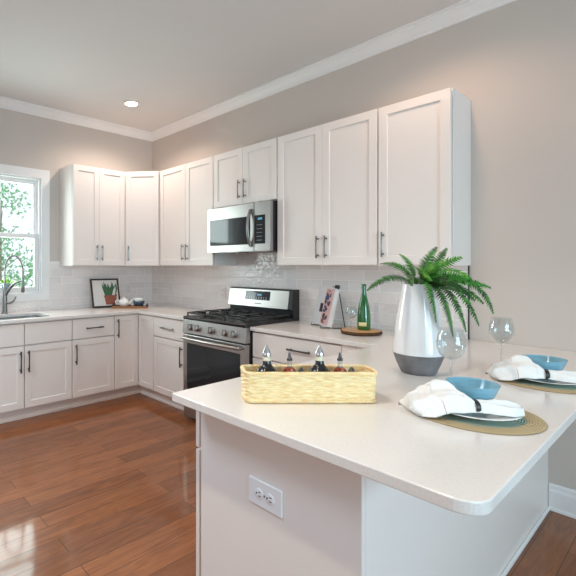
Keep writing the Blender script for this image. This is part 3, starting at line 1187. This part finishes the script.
b = BM()
NP, ROWS, SUB = 240, 15, 5
stakes = 44
rings = []
for j in range(ROWS * SUB + 1):
    f = j / (ROWS * SUB)
    zz = 0.004 + (BH - 0.008) * f
    fl = 0.004 * f - 0.002
    pr_ = perim(-fl, BL + fl, -fl, BW + fl, 0.022, NP)
    row = j // SUB
    ph = (j % SUB) / SUB
    ring = []
    for k, (x, y, nx, ny) in enumerate(pr_):
        w_ = math.sin(2 * math.pi * stakes / 2 * k / NP + (math.pi if row % 2 else 0))
        disp = 0.0021 * math.sin(math.pi * ph) * (0.9 + 0.9 * w_)
        ring.append(b.verts.new((x + nx * disp, y + ny * disp, zz)))
    rings.append(ring)
for a_, c_ in zip(rings, rings[1:]):
    for k in range(NP):
        b.faces.new((a_[k], a_[(k + 1) % NP], c_[(k + 1) % NP], c_[k]))
inner = []
for j in range(ROWS * 2 + 1):
    f = 1 - j / (ROWS * 2)
    zz = 0.004 + (BH - 0.008) * f
    fl = 0.004 * f - 0.008
    pr_ = perim(-fl, BL + fl, -fl, BW + fl, 0.018, NP)
    inner.append([b.verts.new((x - nx * 0.0012 * (1 + (1 if (j % 2) else -1) * math.sin(2 * math.pi * stakes / 2 * k / NP)), y - ny * 0.0012 * (1 + (1 if (j % 2) else -1) * math.sin(2 * math.pi * stakes / 2 * k / NP)), zz)) for k, (x, y, nx, ny) in enumerate(pr_)])
for a_, c_ in zip([rings[-1]] + inner, inner):
    for k in range(NP):
        b.faces.new((a_[k], a_[(k + 1) % NP], c_[(k + 1) % NP], c_[k]))
obj('woven_wall', b, M['wicker'], t, smooth='all')
b = BM()
prism(b, rrect(0.004, BL - 0.004, 0.004, BW - 0.004, 0.018), 0.001, 0.006)
obj('base', b, M['wicker'], t)


def braid(zz, fl, rad, name, turns=46):
    b = BM()
    n = 480
    pr_ = perim(-fl, BL + fl, -fl, BW + fl, 0.024, n)
    for s in range(3):
        pts = []
        for k in range(n + 1):
            x, y, nx, ny = pr_[k % n]
            a = 2 * math.pi * (turns * k / n + s / 3)
            q = rad * 0.75
            pts.append((x + nx * q * math.cos(a), y + ny * q * math.cos(a), zz + q * math.sin(a)))
        tube(b, pts, rad * 0.62, 6, caps=False)
    return obj(name, b, M['wicker'], t, smooth='all')


braid(BH, 0.001, 0.0052, 'rim_braid')
braid(0.0085, -0.002, 0.0046, 'foot_braid', 30)


def bottle_big(label, x, y):
    t = thing('sauce_bottle', label, 'bottle', bpt(x, y, 0.0068), 0, 'bottles in the basket')
    b = BM()
    lathe(b, [(0, 0), (0.034, 0), (0.036, 0.004), (0.036, 0.092), (0.034, 0.099), (0.026, 0.106), (0.0185, 0.114), (0.0150, 0.122), (0.0138, 0.131), (0, 0.131)], seg=32)
    obj('glass_body', b, M['soy'], t, smooth=True)
    b = BM()
    lathe(b, [(0, 0.1312), (0.0145, 0.1312), (0.0145, 0.138), (0.012, 0.140), (0.012, 0.147), (0, 0.147)], seg=24)
    obj('collar', b, M['cream'], t, smooth=True)
    b = BM()
    lathe(b, [(0, 0.1472), (0.0155, 0.1472), (0.016, 0.153), (0.0135, 0.162), (0.004, 0.180), (0.002, 0.185), (0, 0.185)], seg=24)
    obj('pourer', b, M['chrome'], t, smooth=True)
    return t


def bottle_small(label, x, y):
    t = thing('sauce_bottle', label, 'bottle', bpt(x, y, 0.0068), 0, 'bottles in the basket')
    b = BM()
    lathe(b, [(0, 0), (0.020, 0), (0.0215, 0.003), (0.0215, 0.092), (0.019, 0.101), (0.0095, 0.107), (0, 0.107)], seg=28)
    obj('oil_body', b, M['amber'], t, smooth=True)
    b = BM()
    lathe(b, [(0.0095, 0.1072), (0.0085, 0.112), (0.0085, 0.130), (0.0078, 0.130), (0.0078, 0.1075)], seg=24)
    obj('neck', b, M['glass'], t, smooth=True)
    b = BM()
    lathe(b, [(0, 0.1302), (0.010, 0.1302), (0.010, 0.137), (0.0065, 0.140), (0.005, 0.150), (0.003, 0.158), (0, 0.158)], seg=20)
    obj('pourer', b, M['nickel'], t, smooth=True)
    return t


def shaker_jar(label, x, y):
    t = thing('spice_shaker', label, 'shaker', bpt(x, y, 0.0068), 0, 'bottles in the basket')
    b = BM()
    lathe(b, [(0, 0), (0.017, 0), (0.018, 0.003), (0.018, 0.065), (0.013, 0.072), (0, 0.072)], seg=24)
    obj('jar', b, M['glass'], t, smooth=True)
    b = BM()
    lathe(b, [(0, 0.0722), (0.012, 0.0722), (0.012, 0.090), (0.009, 0.099), (0.004, 0.106), (0, 0.108)], seg=24)
    obj('cap', b, M['nickel'], t, smooth=True)
    return t


YB = 0.055
bottle_big('tall dark sauce bottle with silver pourer at the left end of the basket', 0.083, YB)
bottle_small('small amber oil bottle beside the left dark bottle in the basket', 0.164, YB)
shaker_jar('tiny shaker just showing its cap left of the middle of the basket', 0.204, YB)
bottle_big('tall dark sauce bottle with silver pourer near the middle of the basket', 0.2705, YB)
bottle_small('small amber oil bottle nearest the right end of the basket', 0.343, YB)
shaker_jar('tiny shaker just showing its cap at the right end of the basket', 0.384, YB)

# ------------------------------------------------------------------ vase and fern
VX, VY = 3.684, -1.172
t = thing('ceramic_vase', 'tall white glazed vase with rough grey base, holding the fern', 'vase', (VX, VY, CT1))
b = BM()
lathe(b, [(0.0955, 0.0848), (0.102, 0.089), (0.102, 0.096), (0.100, 0.13), (0.094, 0.20), (0.082, 0.28), (0.070, 0.35), (0.063, 0.390), (0.062, 0.394), (0.059, 0.394), (0.058, 0.386), (0.070, 0.32), (0.09, 0.19), (0.097, 0.10), (0.09, 0.0848)], seg=64)
obj('glazed_body', b, M['vase'], t, smooth=True)
b = BM()
lathe(b, [(0, 0), (0.064, 0), (0.069, 0.004), (0.086, 0.042), (0.1018, 0.088), (0.094, 0.0846), (0, 0.0846)], seg=64)
obj('grey_base', b, M['vasebase'], t, smooth=True)

t = thing('fern', 'bunch of green fern fronds arching out of the white vase', 'plant', (VX, VY, CT1 + 0.20))


def frond(root, midp, tip, length_scale=1.0, wmax=0.034, stride=0.0098, tone=0):
    b = BM()
    org = Vector((VX, VY, CT1 + 0.20))
    root, midp, tip = [Vector(p) - org for p in (root, midp, tip)]
    ctl = midp * 2 - (root + tip) / 2
    pts = bez(root, ctl, tip, 40)
    base_pt = Vector(((root.x) * 0.35, (root.y) * 0.35, 0.0))
    low = Vector((max(-.05, min(.05, root.x * 0.8)), max(-.05, min(.05, root.y * 0.8)), (root.z) * 0.75))
    stem = bez(base_pt, low, root, 8)
    tube(b, stem + pts[1:], [0.0024] * 9 + [0.0022 * (1 - 0.75 * i / 40) for i in range(1, 41)], 5, mi=1)
    # arc length
    cum = [0.0]
    for p, q in zip(pts, pts[1:]):
        cum.append(cum[-1] + (q - p).length)
    L = cum[-1]
    n = max(8, int(L / stride))
    nvec = Vector((0.62 + random.uniform(-.3, .3), -0.5 + random.uniform(-.3, .3), 0.62))
    for i in range(n):
        s = L * (i + 0.3) / n
        k = 0
        while k < 39 and cum[k + 1] < s:
            k += 1
        f = (s - cum[k]) / max(1e-6, cum[k + 1] - cum[k])
        p = pts[k].lerp(pts[k + 1], f)
        tg = (pts[k + 1] - pts[k]).normalized()
        side = tg.cross(nvec)
        side.normalize()
        up = side.cross(tg).normalized()
        u = s / L
        wl = wmax * (min(1.0, 0.5 + 2.2 * u) * (1 - u) ** 0.62 + 0.06)
        for sg in (-1, 1):
            d = (side * sg + tg * 0.42 + up * random.uniform(-0.12, 0.16)).normalized()
            ln = wl * random.uniform(0.88, 1.1)
            wd = stride * 0.74
            droop = up * (-0.16 * ln)
            a = p + tg * (-wd * 0.7)
            c = p + tg * (wd * 0.7)
            m1 = p + d * ln * 0.55 + tg * (-wd * 0.45) + up * 0.0015
            m2 = p + d * ln * 0.55 + tg * (wd * 0.55) + up * 0.0015
            e_ = p + d * ln + droop + tg * wd * 0.6
            v = [b.verts.new(q) for q in (a, c, m2, e_, m1)]
            mi_ = random.choice(((0, 0, 2), (0, 2, 2), (0, 0, 3))[tone])
            b.faces.new((v[0], v[1], v[2], v[4])).material_index = mi_
            b.faces.new((v[4], v[2], v[3])).material_index = mi_
    return obj('frond', b, [M['fern'], M['stem'], M['ferndark'], M['fernlight']], t)


FR = [
    ((3.661, -1.2, 1.316), (3.658, -1.383, 1.337), (3.638, -1.535, 1.287), .030),
    ((3.667, -1.193, 1.329), (3.634, -1.255, 1.387), (3.56, -1.267, 1.396), .032),
    ((3.672, -1.186, 1.342), (3.639, -1.168, 1.405), (3.591, -1.149, 1.442), .022),
    ((3.692, -1.162, 1.342), (3.696, -1.098, 1.414), (3.701, -1.011, 1.475), .034),
    ((3.706, -1.145, 1.342), (3.701, -1.011, 1.405), (3.692, -0.864, 1.474), .036),
    ((3.695, -1.159, 1.338), (3.77, -1.166, 1.387), (3.847, -1.149, 1.424), .045),
    ((3.697, -1.155, 1.325), (3.822, -1.26, 1.37), (3.924, -1.293, 1.337), .050),
    ((3.706, -1.145, 1.316), (3.791, -1.059, 1.329), (3.891, -0.936, 1.29), .040),
    ((3.711, -1.138, 1.311), (3.851, -1.065, 1.314), (3.929, -1.048, 1.186), .036),
    ((3.706, -1.145, 1.307), (3.867, -1.284, 1.292), (3.953, -1.304, 1.161), .040),
    ((3.703, -1.148, 1.307), (3.83, -1.25, 1.281), (3.894, -1.251, 1.126), .036),
    ((3.7, -1.152, 1.307), (3.792, -1.217, 1.266), (3.831, -1.201, 1.094), .032),
    ((3.675, -1.183, 1.307), (3.789, -1.349, 1.311), (3.828, -1.365, 1.165), .030),
    ((3.70, -1.15, 1.315), (3.80, -1.20, 1.325), (3.90, -1.17, 1.245), .044),
    ((3.69, -1.165, 1.33), (3.74, -1.27, 1.36), (3.80, -1.34, 1.325), .044),
    ((3.70, -1.15, 1.32), (3.76, -1.09, 1.345), (3.84, -1.02, 1.325), .044),
    ((3.695, -1.165, 1.325), (3.76, -1.22, 1.385), (3.83, -1.24, 1.395), .042),
    ((3.68, -1.18, 1.32), (3.70, -1.29, 1.345), (3.74, -1.37, 1.305), .036),
    ((3.705, -1.15, 1.31), (3.83, -1.16, 1.30), (3.93, -1.17, 1.235), .042),
]
TONES = (1, 0, 0, 0, 1, 2, 2, 0, 0, 1, 1, 0, 0, 1, 2, 0, 2, 1, 1)
for (r_, m_, p_, w_), tn in zip(FR, TONES):
    frond(r_, m_, p_, wmax=w_ * 1.18, tone=tn)


# ------------------------------------------------------------------ wine glasses
def wine_glass(label, x, y, z=CT1, s=1.0, group='wine glasses'):
    t = thing('wine_glass', label, 'glass', (x, y, z), 0, group)
    P = lambda pr_: [(r * s * (1.13 if r > 0.0075 else 1.0), h * s) for r, h in pr_]
    b = BM()
    lathe(b, P([(0, 0.0004), (0.034, 0.0004), (0.035, 0.002), (0.02, 0.005), (0.007, 0.010), (0, 0.0102)]), seg=40)
    obj('foot', b, M['glass'], t, smooth=True)
    b = BM()
    lathe(b, P([(0.007, 0.0103), (0.0045, 0.022), (0.004, 0.085), (0.0065, 0.1005)]), seg=20)
    obj('stem', b, M['glass'], t, smooth=True)
    b = BM()
    lathe(b, P([(0, 0.101), (0.008, 0.1015), (0.020, 0.108), (0.034, 0.124), (0.042, 0.146), (0.0435, 0.166), (0.040, 0.19), (0.033, 0.216), (0.0318, 0.217), (0.0306, 0.216),
                (0.0375, 0.19), (0.041, 0.166), (0.0395, 0.146), (0.0315, 0.126), (0.018, 0.1105), (0, 0.106)]), seg=48)
    obj('bowl', b, M['glass'], t, smooth=True)
    return t


wine_glass('clear wine glass between the vase and the nearer blue bowl', 3.868, -1.33, s=1.06)
wine_glass('clear wine glass behind the farther place setting', 3.880, -0.746, s=1.06)


# ------------------------------------------------------------------ place settings
def placemat(label, x, y):
    b = BM()
    prof = [(0, 0.0005), (0.183, 0.0005), (0.185, 0.002), (0.183, 0.0038)]
    n = 55
    for i in range(n, -1, -1):
        r = 0.181 * i / n
        prof.append((r, 0.004))
    lathe(b, prof, (0, 0, 0), 72)
    o = obj('placemat', b, M['mat'], None, smooth=True)
    o.location = (x, y, CT1)
    return tag(o, label, 'placemat', 'round placemats')


def dinner_plate(label, x, y):
    b = BM()
    lathe(b, [(0, 0.0003), (0.070, 0.0003), (0.074, 0.003), (0.085, 0.006), (0.127, 0.0155), (0.130, 0.0175), (0.127, 0.0185), (0.086, 0.0098), (0.078, 0.006), (0, 0.006)], seg=64)
    o = obj('dinner_plate', b, M['plate'], None, smooth=True)
    o.location = (x, y, CT1 + 0.0042)
    return tag(o, label, 'plate', 'white plates')


def bowl(label, x, y):
    b = BM()
    h = 0.080
    lathe(b, [(0, 0.0003), (0.036, 0.0003), (0.038, 0.004), (0.046, 0.018), (0.064, 0.051), (0.0748, h - 0.002), (0.0757, h), (0.0728, h), (0.061, 0.052), (0.042, 0.020), (0.03, 0.011), (0, 0.010)], seg=64)
    o = obj('bowl', b, M['bluebowl'], None, smooth=True)
    o.location = (x, y, CT1 + 0.0042 + 0.0062)
    return tag(o, label, 'bowl', 'blue bowls')


def napkin(label, rx, ry, rz, zoff, fan=1.0):
    """white linen gathered through a dark ring; origin at the ring; +x is the flared left end of the cloth"""
    t = thing('napkin', label, 'napkin', (rx, ry, CT1 + zoff), rz, 'linen napkins')
    b = BM()
    # stations: s, centre y, half width, height, base z, number of pleats
    ST = [(-0.138, 0.006, 0.010, 0.010, -0.000), (-0.125, 0.006, 0.032, 0.018, -0.001), (-0.09, 0.004, 0.042, 0.027, -0.001), (-0.05, 0.002, 0.036, 0.031, 0.001), (-0.02, 0.0, 0.025, 0.031, 0.002), (0.0, 0.0, 0.019, 0.030, 0.003),
          (0.02, -0.016, 0.036, 0.044, 0.003), (0.045, -0.046, 0.066, 0.062, 0.001), (0.075, -0.054, 0.074, 0.060, 0.002), (0.105, -0.054, 0.072, 0.052, -0.003), (0.13, -0.054, 0.066, 0.046, -0.014), (0.152, -0.058, 0.058, 0.038, -0.0165), (0.164, -0.060, 0.052, 0.028, -0.0165)]
    NS, NC = 72, 72
    def interp(s):
        for p, q in zip(ST, ST[1:]):
            if p[0] <= s <= q[0]:
                f = (s - p[0]) / (q[0] - p[0])
                f = f * f * (3 - 2 * f)
                return [p[i] + (q[i] - p[i]) * f for i in range(5)]
        return list(ST[-1])
    rings = []
    for i in range(NS + 1):
        s = ST[0][0] + (ST[-1][0] - ST[0][0]) * i / NS
        _, cy, hw, hh, zb = interp(s)
        if s > 0:
            cy *= fan
            hw *= 0.5 + 0.5 * fan
        ring = []
        amp = min(0.0115, 0.002 + abs(s) * 0.10)
        for k in range(NC):
            a = 2 * math.pi * k / NC
            ca, sa = math.cos(a), math.sin(a)
            yy = cy + hw * (abs(ca) ** 0.8) * (1 if ca > 0 else -1)
            if sa >= 0:
                # top: pleats running along the cloth, ridge leaning to the far side
                v = (yy - cy) / max(hw, 1e-4)
                top = hh * (sa ** 0.75) * (1.0 - (0.38 * v if s > 0.03 else 0))
                pl = amp * (1 - 2 * abs(math.sin(v * 3.4 + s * 5 + 0.8))) + amp * 0.6 * math.sin(v * 13 - s * 22)
                zz = zb + top + pl * sa
                xx = s + (0.012 * math.sin(v * 5.0) * (1 if s > 0.1 else 0))
            else:
                zz = zb + 0.001 * sa
                xx = s
            ring.append(b.verts.new((xx, yy, zz)))
        rings.append(ring)
    for a_, c_ in zip(rings, rings[1:]):
        for k in range(NC):
            b.faces.new((a_[k], a_[(k + 1) % NC], c_[(k + 1) % NC], c_[k]))
    b.faces.new(rings[0][::-1])
    b.faces.new(rings[-1])
    obj('cloth', b, M['linen'], t, smooth='all')
    b = BM()
    ring = []
    for j in range(4):
        x = (-0.0065, 0.0065, 0.0065, -0.0065)[j]
        o_ = (0.0, 0.0, 0.0018, 0.0018)[j]
        ring.append([b.verts.new((x, (0.0215 + o_) * math.cos(2 * math.pi * k / 32), 0.0165 + (0.0180 + o_) * math.sin(2 * math.pi * k / 32))) for k in range(32)])
    for j in range(4):
        p, q = ring[j], ring[(j + 1) % 4]
        for k in range(32):
            b.faces.new((p[k], p[(k + 1) % 32], q[(k + 1) % 32], q[k]))
    obj('napkin_ring', b, M['ring'], t, smooth=True)
    return t


MAT1, MAT2 = (4.019, -1.597), (4.074, -0.922)
placemat('round braided placemat under the nearer place setting', *MAT1)
placemat('round braided placemat under the farther place setting', *MAT2)
dinner_plate('white plate on the nearer placemat', *MAT1)
dinner_plate('white plate on the farther placemat', *MAT2)
bowl('small blue bowl on the nearer plate', 4.010, -1.563)
bowl('small blue bowl on the farther plate', 4.065, -0.899)
napkin('white napkin in a dark ring on the nearer plate', 4.045, -1.664, BA + math.pi, 0.0265)
napkin('white napkin in a dark ring on the farther plate', 4.088, -0.996, BA + math.pi - 0.32, 0.0265, 0.72)

# ------------------------------------------------------------------ things right of the range
WB = (2.955, -0.315)
b = BM()
n = 96
prof = [(0.92, 0.0), (1.0, 0.006), (1.02, 0.014), (0.985, 0.024)]
t = thing('serving_board', 'round wood slice board with bark edge under the green bottle', 'board', (WB[0], WB[1], CT1), 0.4)


def wob(a):
    return 0.133 * (1 + 0.035 * math.sin(3 * a + 1) + 0.02 * math.sin(7 * a) + 0.012 * math.sin(15 * a + 2))


rings = [[b.verts.new((wob(2 * math.pi * k / n) * f * math.cos(2 * math.pi * k / n), wob(2 * math.pi * k / n) * f * math.sin(2 * math.pi * k / n), z_ + 0.0004)) for k in range(n)] for f, z_ in prof]
for a_, c_ in zip(rings, rings[1:]):
    for k in range(n):
        b.faces.new((a_[k], a_[(k + 1) % n], c_[(k + 1) % n], c_[k]))
b.faces.new(rings[0][::-1])
obj('bark_edge', b, M['bark'], t, smooth='all')
b = BM()
prism(b, [(wob(2 * math.pi * k / n) * 0.965 * math.cos(2 * math.pi * k / n), wob(2 * math.pi * k / n) * 0.965 * math.sin(2 * math.pi * k / n)) for k in range(n)], 0.005, 0.0255)
obj('wood_face', b, M['wood'], t)
BT = CT1 + 0.0258
t = thing('glass_bottle', 'tall green glass bottle standing on the wood slice board', 'bottle', (2.965, -0.285, BT))
b = BM()
lathe(b, [(0, 0), (0.040, 0), (0.043, 0.004), (0.044, 0.05), (0.043, 0.11), (0.035, 0.168), (0.022, 0.225), (0.0150, 0.262), (0.014, 0.290), (0, 0.290)], seg=40)
obj('glass_body', b, M['greenglass'], t, smooth=True)
b = BM()
lathe(b, [(0, 0.2902), (0.0165, 0.2902), (0.0165, 0.318), (0.015, 0.321), (0, 0.321)], seg=24)
obj('cap', b, M['greenglass'], t, smooth=True)
b = BM()
rr = []
for z_ in (0.028, 0.055):
    rr.append([b.verts.new(((0.0448) * math.cos(math.radians(-110 + 70 * k / 12)), (0.0448) * math.sin(math.radians(-110 + 70 * k / 12)), z_)) for k in range(13)])
for k in range(12):
    b.faces.new((rr[0][k], rr[0][k + 1], rr[1][k + 1], rr[1][k]))
o = obj('paper_label', b, M['label'], t, smooth='all')
md = o.modifiers.new('solid', 'SOLIDIFY')
md.thickness = 0.0004
wine_glass('small clear goblet on the wood board left of the green bottle', 2.914, -0.366, BT, 0.76)

# cookbook on a wire easel
ang = math.atan2(-0.155, 0.234)
t = thing('cookbook', 'cookbook with photo cover propped upright beside the range', 'book', (2.455, -0.150, CT1), ang)
ln = math.radians(13)
mt = Matrix.Translation((0, 0, 0.0155)) @ Matrix.Rotation(-ln, 4, 'X')
W_, H_, T_ = 0.285, 0.296, 0.034
b = BM()
box(b, 0, W_, 0, 0.0025, 0, H_, 0, mt)
box(b, 0, W_, T_ - 0.0025, T_, 0, H_, 0, mt)
box(b, 0, 0.003, 0.0025, T_ - 0.0025, 0, H_, 0, mt)
obj('cover', b, M['bookcover'], t)
b = BM()
box(b, 0.0035, W_ - 0.004, 0.003, T_ - 0.003, 0.004, H_ - 0.004, 0, mt)
obj('pages', b, M['paper'], t)
b = BM()
bk = random.Random(3)
box(b, 0.140, 0.272, -0.0006, -0.0001, 0.01, 0.290, 3, mt)
for i in range(44):
    x = bk.uniform(0.142, 0.235)
    z_ = bk.uniform(0.015, 0.26)
    box(b, x, x + bk.uniform(0.015, 0.032), -0.0010 - i * 0.00002, -0.0007, z_, z_ + bk.uniform(0.015, 0.034), bk.choice((0, 0, 0, 1, 2, 3, 3)), mt)
box(b, 0.085, 0.135, -0.0012, -0.0003, 0.10, 0.17, 0, mt)
obj('cover_photo', b, [M['photo_dark'], M['photo_skin'], M['photo_blue'], M['photo_pink']], t)
t = thing('book_easel', 'black wire easel holding up the cookbook', 'stand', (2.455, -0.150, CT1), ang)
b = BM()
top = (0.20, 0.122, 0.322)
for x in (0.06, 0.24):
    tube(b, [(x, -0.032, 0.020), (x, -0.032, 0.0035), (x, 0.05, 0.0035)], 0.003, 8)
    tube(b, [(x, 0.041, 0.003), (x + (0.20 - x) * 0.75, 0.122, 0.318)], 0.0032, 8)
box(b, 0.175, 0.228, 0.112, 0.126, 0.300, 0.326)
obj('front_frame', b, M['blackmetal'], t)
b = BM()
tube(b, [(0.19, 0.124, 0.312), (0.135, 0.205 - .09, 0.31), (0.13, 0.115, 0.31)][:2], 0.003, 8)
tube(b, [(0.20, 0.125, 0.312), (0.262, 0.150, 0.0035)], 0.0036, 8)
tube(b, [(0.262, 0.150, 0.0035), (0.262, 0.05, 0.0035)], 0.0032, 8)
obj('rear_leg', b, M['blackmetal'], t)

# ------------------------------------------------------------------ corner: framed print, tray, teapot, cups
t = thing('framed_print', 'black framed print of a potted succulent leaning on the tile', 'picture', (0.140, -0.910, CT1), R90 - 0.10)
ln = math.radians(15)
mt = Matrix.Translation((0, 0, 0.004)) @ Matrix.Rotation(-ln, 4, 'X')
FW, FH = 0.345, 0.335
b = BM()
prism_hole(b, rect(0, FW, 0, FH), [rect(0.017, FW - 0.017, 0.017, FH - 0.017)], 0, 0.018, mt @ XZY)
obj('frame', b, M['frameblack'], t, bevel=0.002)
b = BM()
box(b, 0.0175, FW - 0.0175, 0.008, 0.013, 0.0175, FH - 0.0175, 0, mt)
# printed pot and leaves
prism(b, [(0.165, 0.030), (0.292, 0.030), (0.305, 0.122), (0.152, 0.122)], 0.0074, 0.0079, 1, mt @ XZY)
prism(b, [(0.146, 0.122), (0.311, 0.122), (0.311, 0.148), (0.146, 0.148)], 0.0070, 0.0077, 1, mt @ XZY)
lf = random.Random(5)
for i in range(24):
    x0 = 0.165 + 0.125 * lf.random()
    dx = (x0 - 0.228) * 0.7 + lf.uniform(-0.015, 0.015)
    hgt = lf.uniform(0.105, 0.165)
    w_ = lf.uniform(0.012, 0.017)
    prism(b, [(x0 - w_, 0.138), (x0 + w_, 0.138), (x0 + dx * 0.6 + w_ * 0.9, 0.138 + hgt * 0.6), (min(0.318, x0 + dx), 0.138 + hgt), (x0 + dx * 0.6 - w_ * 0.9, 0.138 + hgt * 0.6)], 0.0066 - 0.0001 * i, 0.0075, 2 if i % 4 else 0, mt @ XZY)
obj('print', b, [M['paper'], M['terracotta'], M['printgreen']], t)

TA = math.atan2(0.299, 0.241)
TR = Vector((0.352, -0.552, CT1))
t = thing('wooden_tray', 'small walnut tray in the counter corner carrying teapot and bowls', 'tray', tuple(TR), TA)
b = BM()
box(b, -0.195, 0.195, -0.085, 0.085, 0.0005, 0.012)
for y in (-0.085, 0.075):
    box(b, -0.195, 0.195, y, y + 0.010, 0.012, 0.026)
obj('tray_base', b, M['tray'], t, bevel=0.001)
for x in (-0.195, 0.185):
    b = BM()
    prism_hole(b, rect(-0.0745, 0.0745, 0.0122, 0.045), [rrect(-0.035, 0.035, 0.022, 0.037, 0.007, 4)], x, x + 0.010, YZX)
    obj('end_handle', b, M['frameblack'], t)


def tpt(x, y, z):
    v = Matrix.Rotation(TA, 4, 'Z') @ Vector((x, y, 0))
    return (TR.x + v.x, TR.y + v.y, TR.z + z)


t = thing('teapot', 'round white teapot on the left of the walnut tray', 'teapot', tpt(-0.075, 0.0, 0.0123), TA)
b = BM()
lathe(b, [(0, 0), (0.032, 0), (0.036, 0.004), (0.056, 0.024), (0.063, 0.046), (0.058, 0.068), (0.042, 0.084), (0.030, 0.089), (0, 0.089)], seg=40)
obj('pot_body', b, M['plate'], t, smooth=True)
b = BM()
lathe(b, [(0, 0.0892), (0.030, 0.0892), (0.027, 0.096), (0.012, 0.102), (0.006, 0.105), (0.010, 0.112), (0.008, 0.118), (0, 0.120)], seg=28)
obj('lid', b, M['plate'], t, smooth=True)
b = BM()
tube(b, bez((0.055, 0, 0.034), (0.085, 0, 0.04), (0.082, 0, 0.072), 10, (0.104, 0, 0.084)), [0.015 - 0.008 * i / 10 for i in range(11)], 12)
obj('spout', b, M['plate'], t, smooth=True)
b = BM()
tube(b, bez((-0.052, 0, 0.072), (-0.112, 0, 0.085), (-0.105, 0, 0.02), 14, (-0.052, 0, 0.028)), 0.0062, 10)
obj('handle', b, M['plate'], t, smooth=True)


def small_bowl(name, label, pos, mat, r, h, tiltx=0.0):
    b = BM()
    lathe(b, [(0, 0), (r * 0.5, 0), (r * 0.55, h * 0.06), (r * 0.85, h * 0.45), (r, h * 0.97), (r * 0.99, h), (r * 0.93, h), (r * 0.78, h * 0.47), (r * 0.5, h * 0.14), (0, h * 0.12)], seg=36)
    o = obj(name, b, mat, None, smooth=True)
    o.location = pos
    o.rotation_euler = (tiltx, tiltx * 0.7, TA)
    return tag(o, label, 'bowl')


small_bowl('bowl', 'dark slate blue bowl on the walnut tray', tpt(0.095, 0.0, 0.0123), M['teal'], 0.068, 0.062)
small_bowl('bowl', 'small white bowl nested in the slate blue bowl', tpt(0.085, 0.0, 0.0123 + 0.042), M['plate'], 0.050, 0.050, 0.16)
for x, y, l in ((0.028, -0.055, 'small white egg cup in front of the teapot on the walnut tray'), (0.165, -0.050, 'small white egg cup at the right end of the walnut tray')):
    b = BM()
    lathe(b, [(0, 0), (0.014, 0), (0.012, 0.006), (0.007, 0.012), (0.012, 0.020), (0.017, 0.034), (0.0155, 0.034), (0.010, 0.021), (0, 0.018)], seg=24)
    o = obj('egg_cup', b, M['plate'], None, smooth=True)
    o.location = tpt(x, y, 0.0123)
    tag(o, l, 'cup', 'egg cups')

# ------------------------------------------------------------------ window sill plant
t = thing('potted_plant', 'lime green plant in pale blue pot on the window ledge behind the faucet', 'plant', (-0.045, -1.80, 1.1235))
b = BM()
lathe(b, [(0, 0), (0.038, 0), (0.042, 0.004), (0.054, 0.075), (0.057, 0.080), (0.050, 0.080), (0.048, 0.072), (0, 0.070)], seg=32)
obj('pot', b, M['sillpot'], t, smooth=True)
b = BM()
pl = random.Random(9)
for i in range(130):
    a = pl.uniform(0, 2 * math.pi)
    rr_ = 0.085 * math.sqrt(pl.random())
    p = Vector((rr_ * math.cos(a) * 0.45, rr_ * math.sin(a), 0.085 + pl.uniform(0, 0.062) * (1 - rr_ / 0.11)))
    d = Vector((math.cos(a) * .5, math.sin(a), pl.uniform(0.1, 0.9))).normalized()
    s_ = d.cross(Vector((0, 0, 1))).normalized() * 0.008
    l_ = 0.026
    v = [b.verts.new(q) for q in (p, p + d * l_ * 0.5 + s_, p + d * l_, p + d * l_ * 0.5 - s_)]
    b.faces.new(v)
for i in range(8):
    a = 2 * math.pi * i / 8
    tube(b, [(0.01 * math.cos(a), 0.01 * math.sin(a), 0.068), (0.02 * math.cos(a), 0.045 * math.sin(a), 0.11)], 0.002, 5)
obj('foliage', b, M['sillleaf'], t)


# ------------------------------------------------------------------ garden outside the left window
b = BM()
box(b, -30, -0.6, -20, 20, -0.75, -0.6)
o = obj('lawn', b, M['grass'])
tag(o, None, None, None, 'structure')


def tree(label, x, y, h, r, seed, n):
    rn = random.Random(seed)
    t = thing('garden_tree', label, 'tree', (x, y, -0.6), 0, 'garden trees')
    b = BM()
    tube(b, [(0, 0, -0.02), (0.03, 0.02, h * 0.4), (0.0, 0.05, h * 0.9)], [0.05, 0.035, 0.012], 10)
    for i in range(9):
        a = rn.uniform(0, 6.28)
        z0_ = h * rn.uniform(0.25, 0.75)
        tube(b, [(0.02, 0.02, z0_), (r * 0.7 * math.cos(a), r * 0.7 * math.sin(a), z0_ + 0.35)], [0.014, 0.005], 6)
    obj('trunk', b, M['palebark'], t)
    b = BM()
    cl = [(rn.uniform(-r, r) * 0.7, rn.uniform(-r, r) * 0.8, h * rn.uniform(0.2, 1.0), rn.uniform(0.2, 0.42)) for _ in range(26)]
    for i in range(n):
        c = rn.choice(cl)
        d = Vector((rn.gauss(0, 1), rn.gauss(0, 1), rn.gauss(0, 1))).normalized() * c[3] * rn.random() ** 0.4
        p = Vector(c[:3]) + d
        u = Vector((rn.gauss(0, 1), rn.gauss(0, 1), rn.gauss(0, 1))).normalized()
        v = u.cross(Vector((rn.gauss(0, 1), rn.gauss(0, 1), rn.gauss(0, 1)))).normalized()
        q = [b.verts.new(w) for w in (p, p + u * 0.045 + v * 0.022, p + u * 0.09, p + u * 0.045 - v * 0.022)]
        b.faces.new(q)
    obj('foliage', b, M['leafpale'], t)
    return t


tree('pale green leafy tree seen through the window panes, closest to its left edge', -4.6, -0.55, 3.7, 0.62, 11, 2600)
tree('low green shrub seen through the bottom window panes', -5.4, 0.85, 2.5, 0.75, 12, 1600)
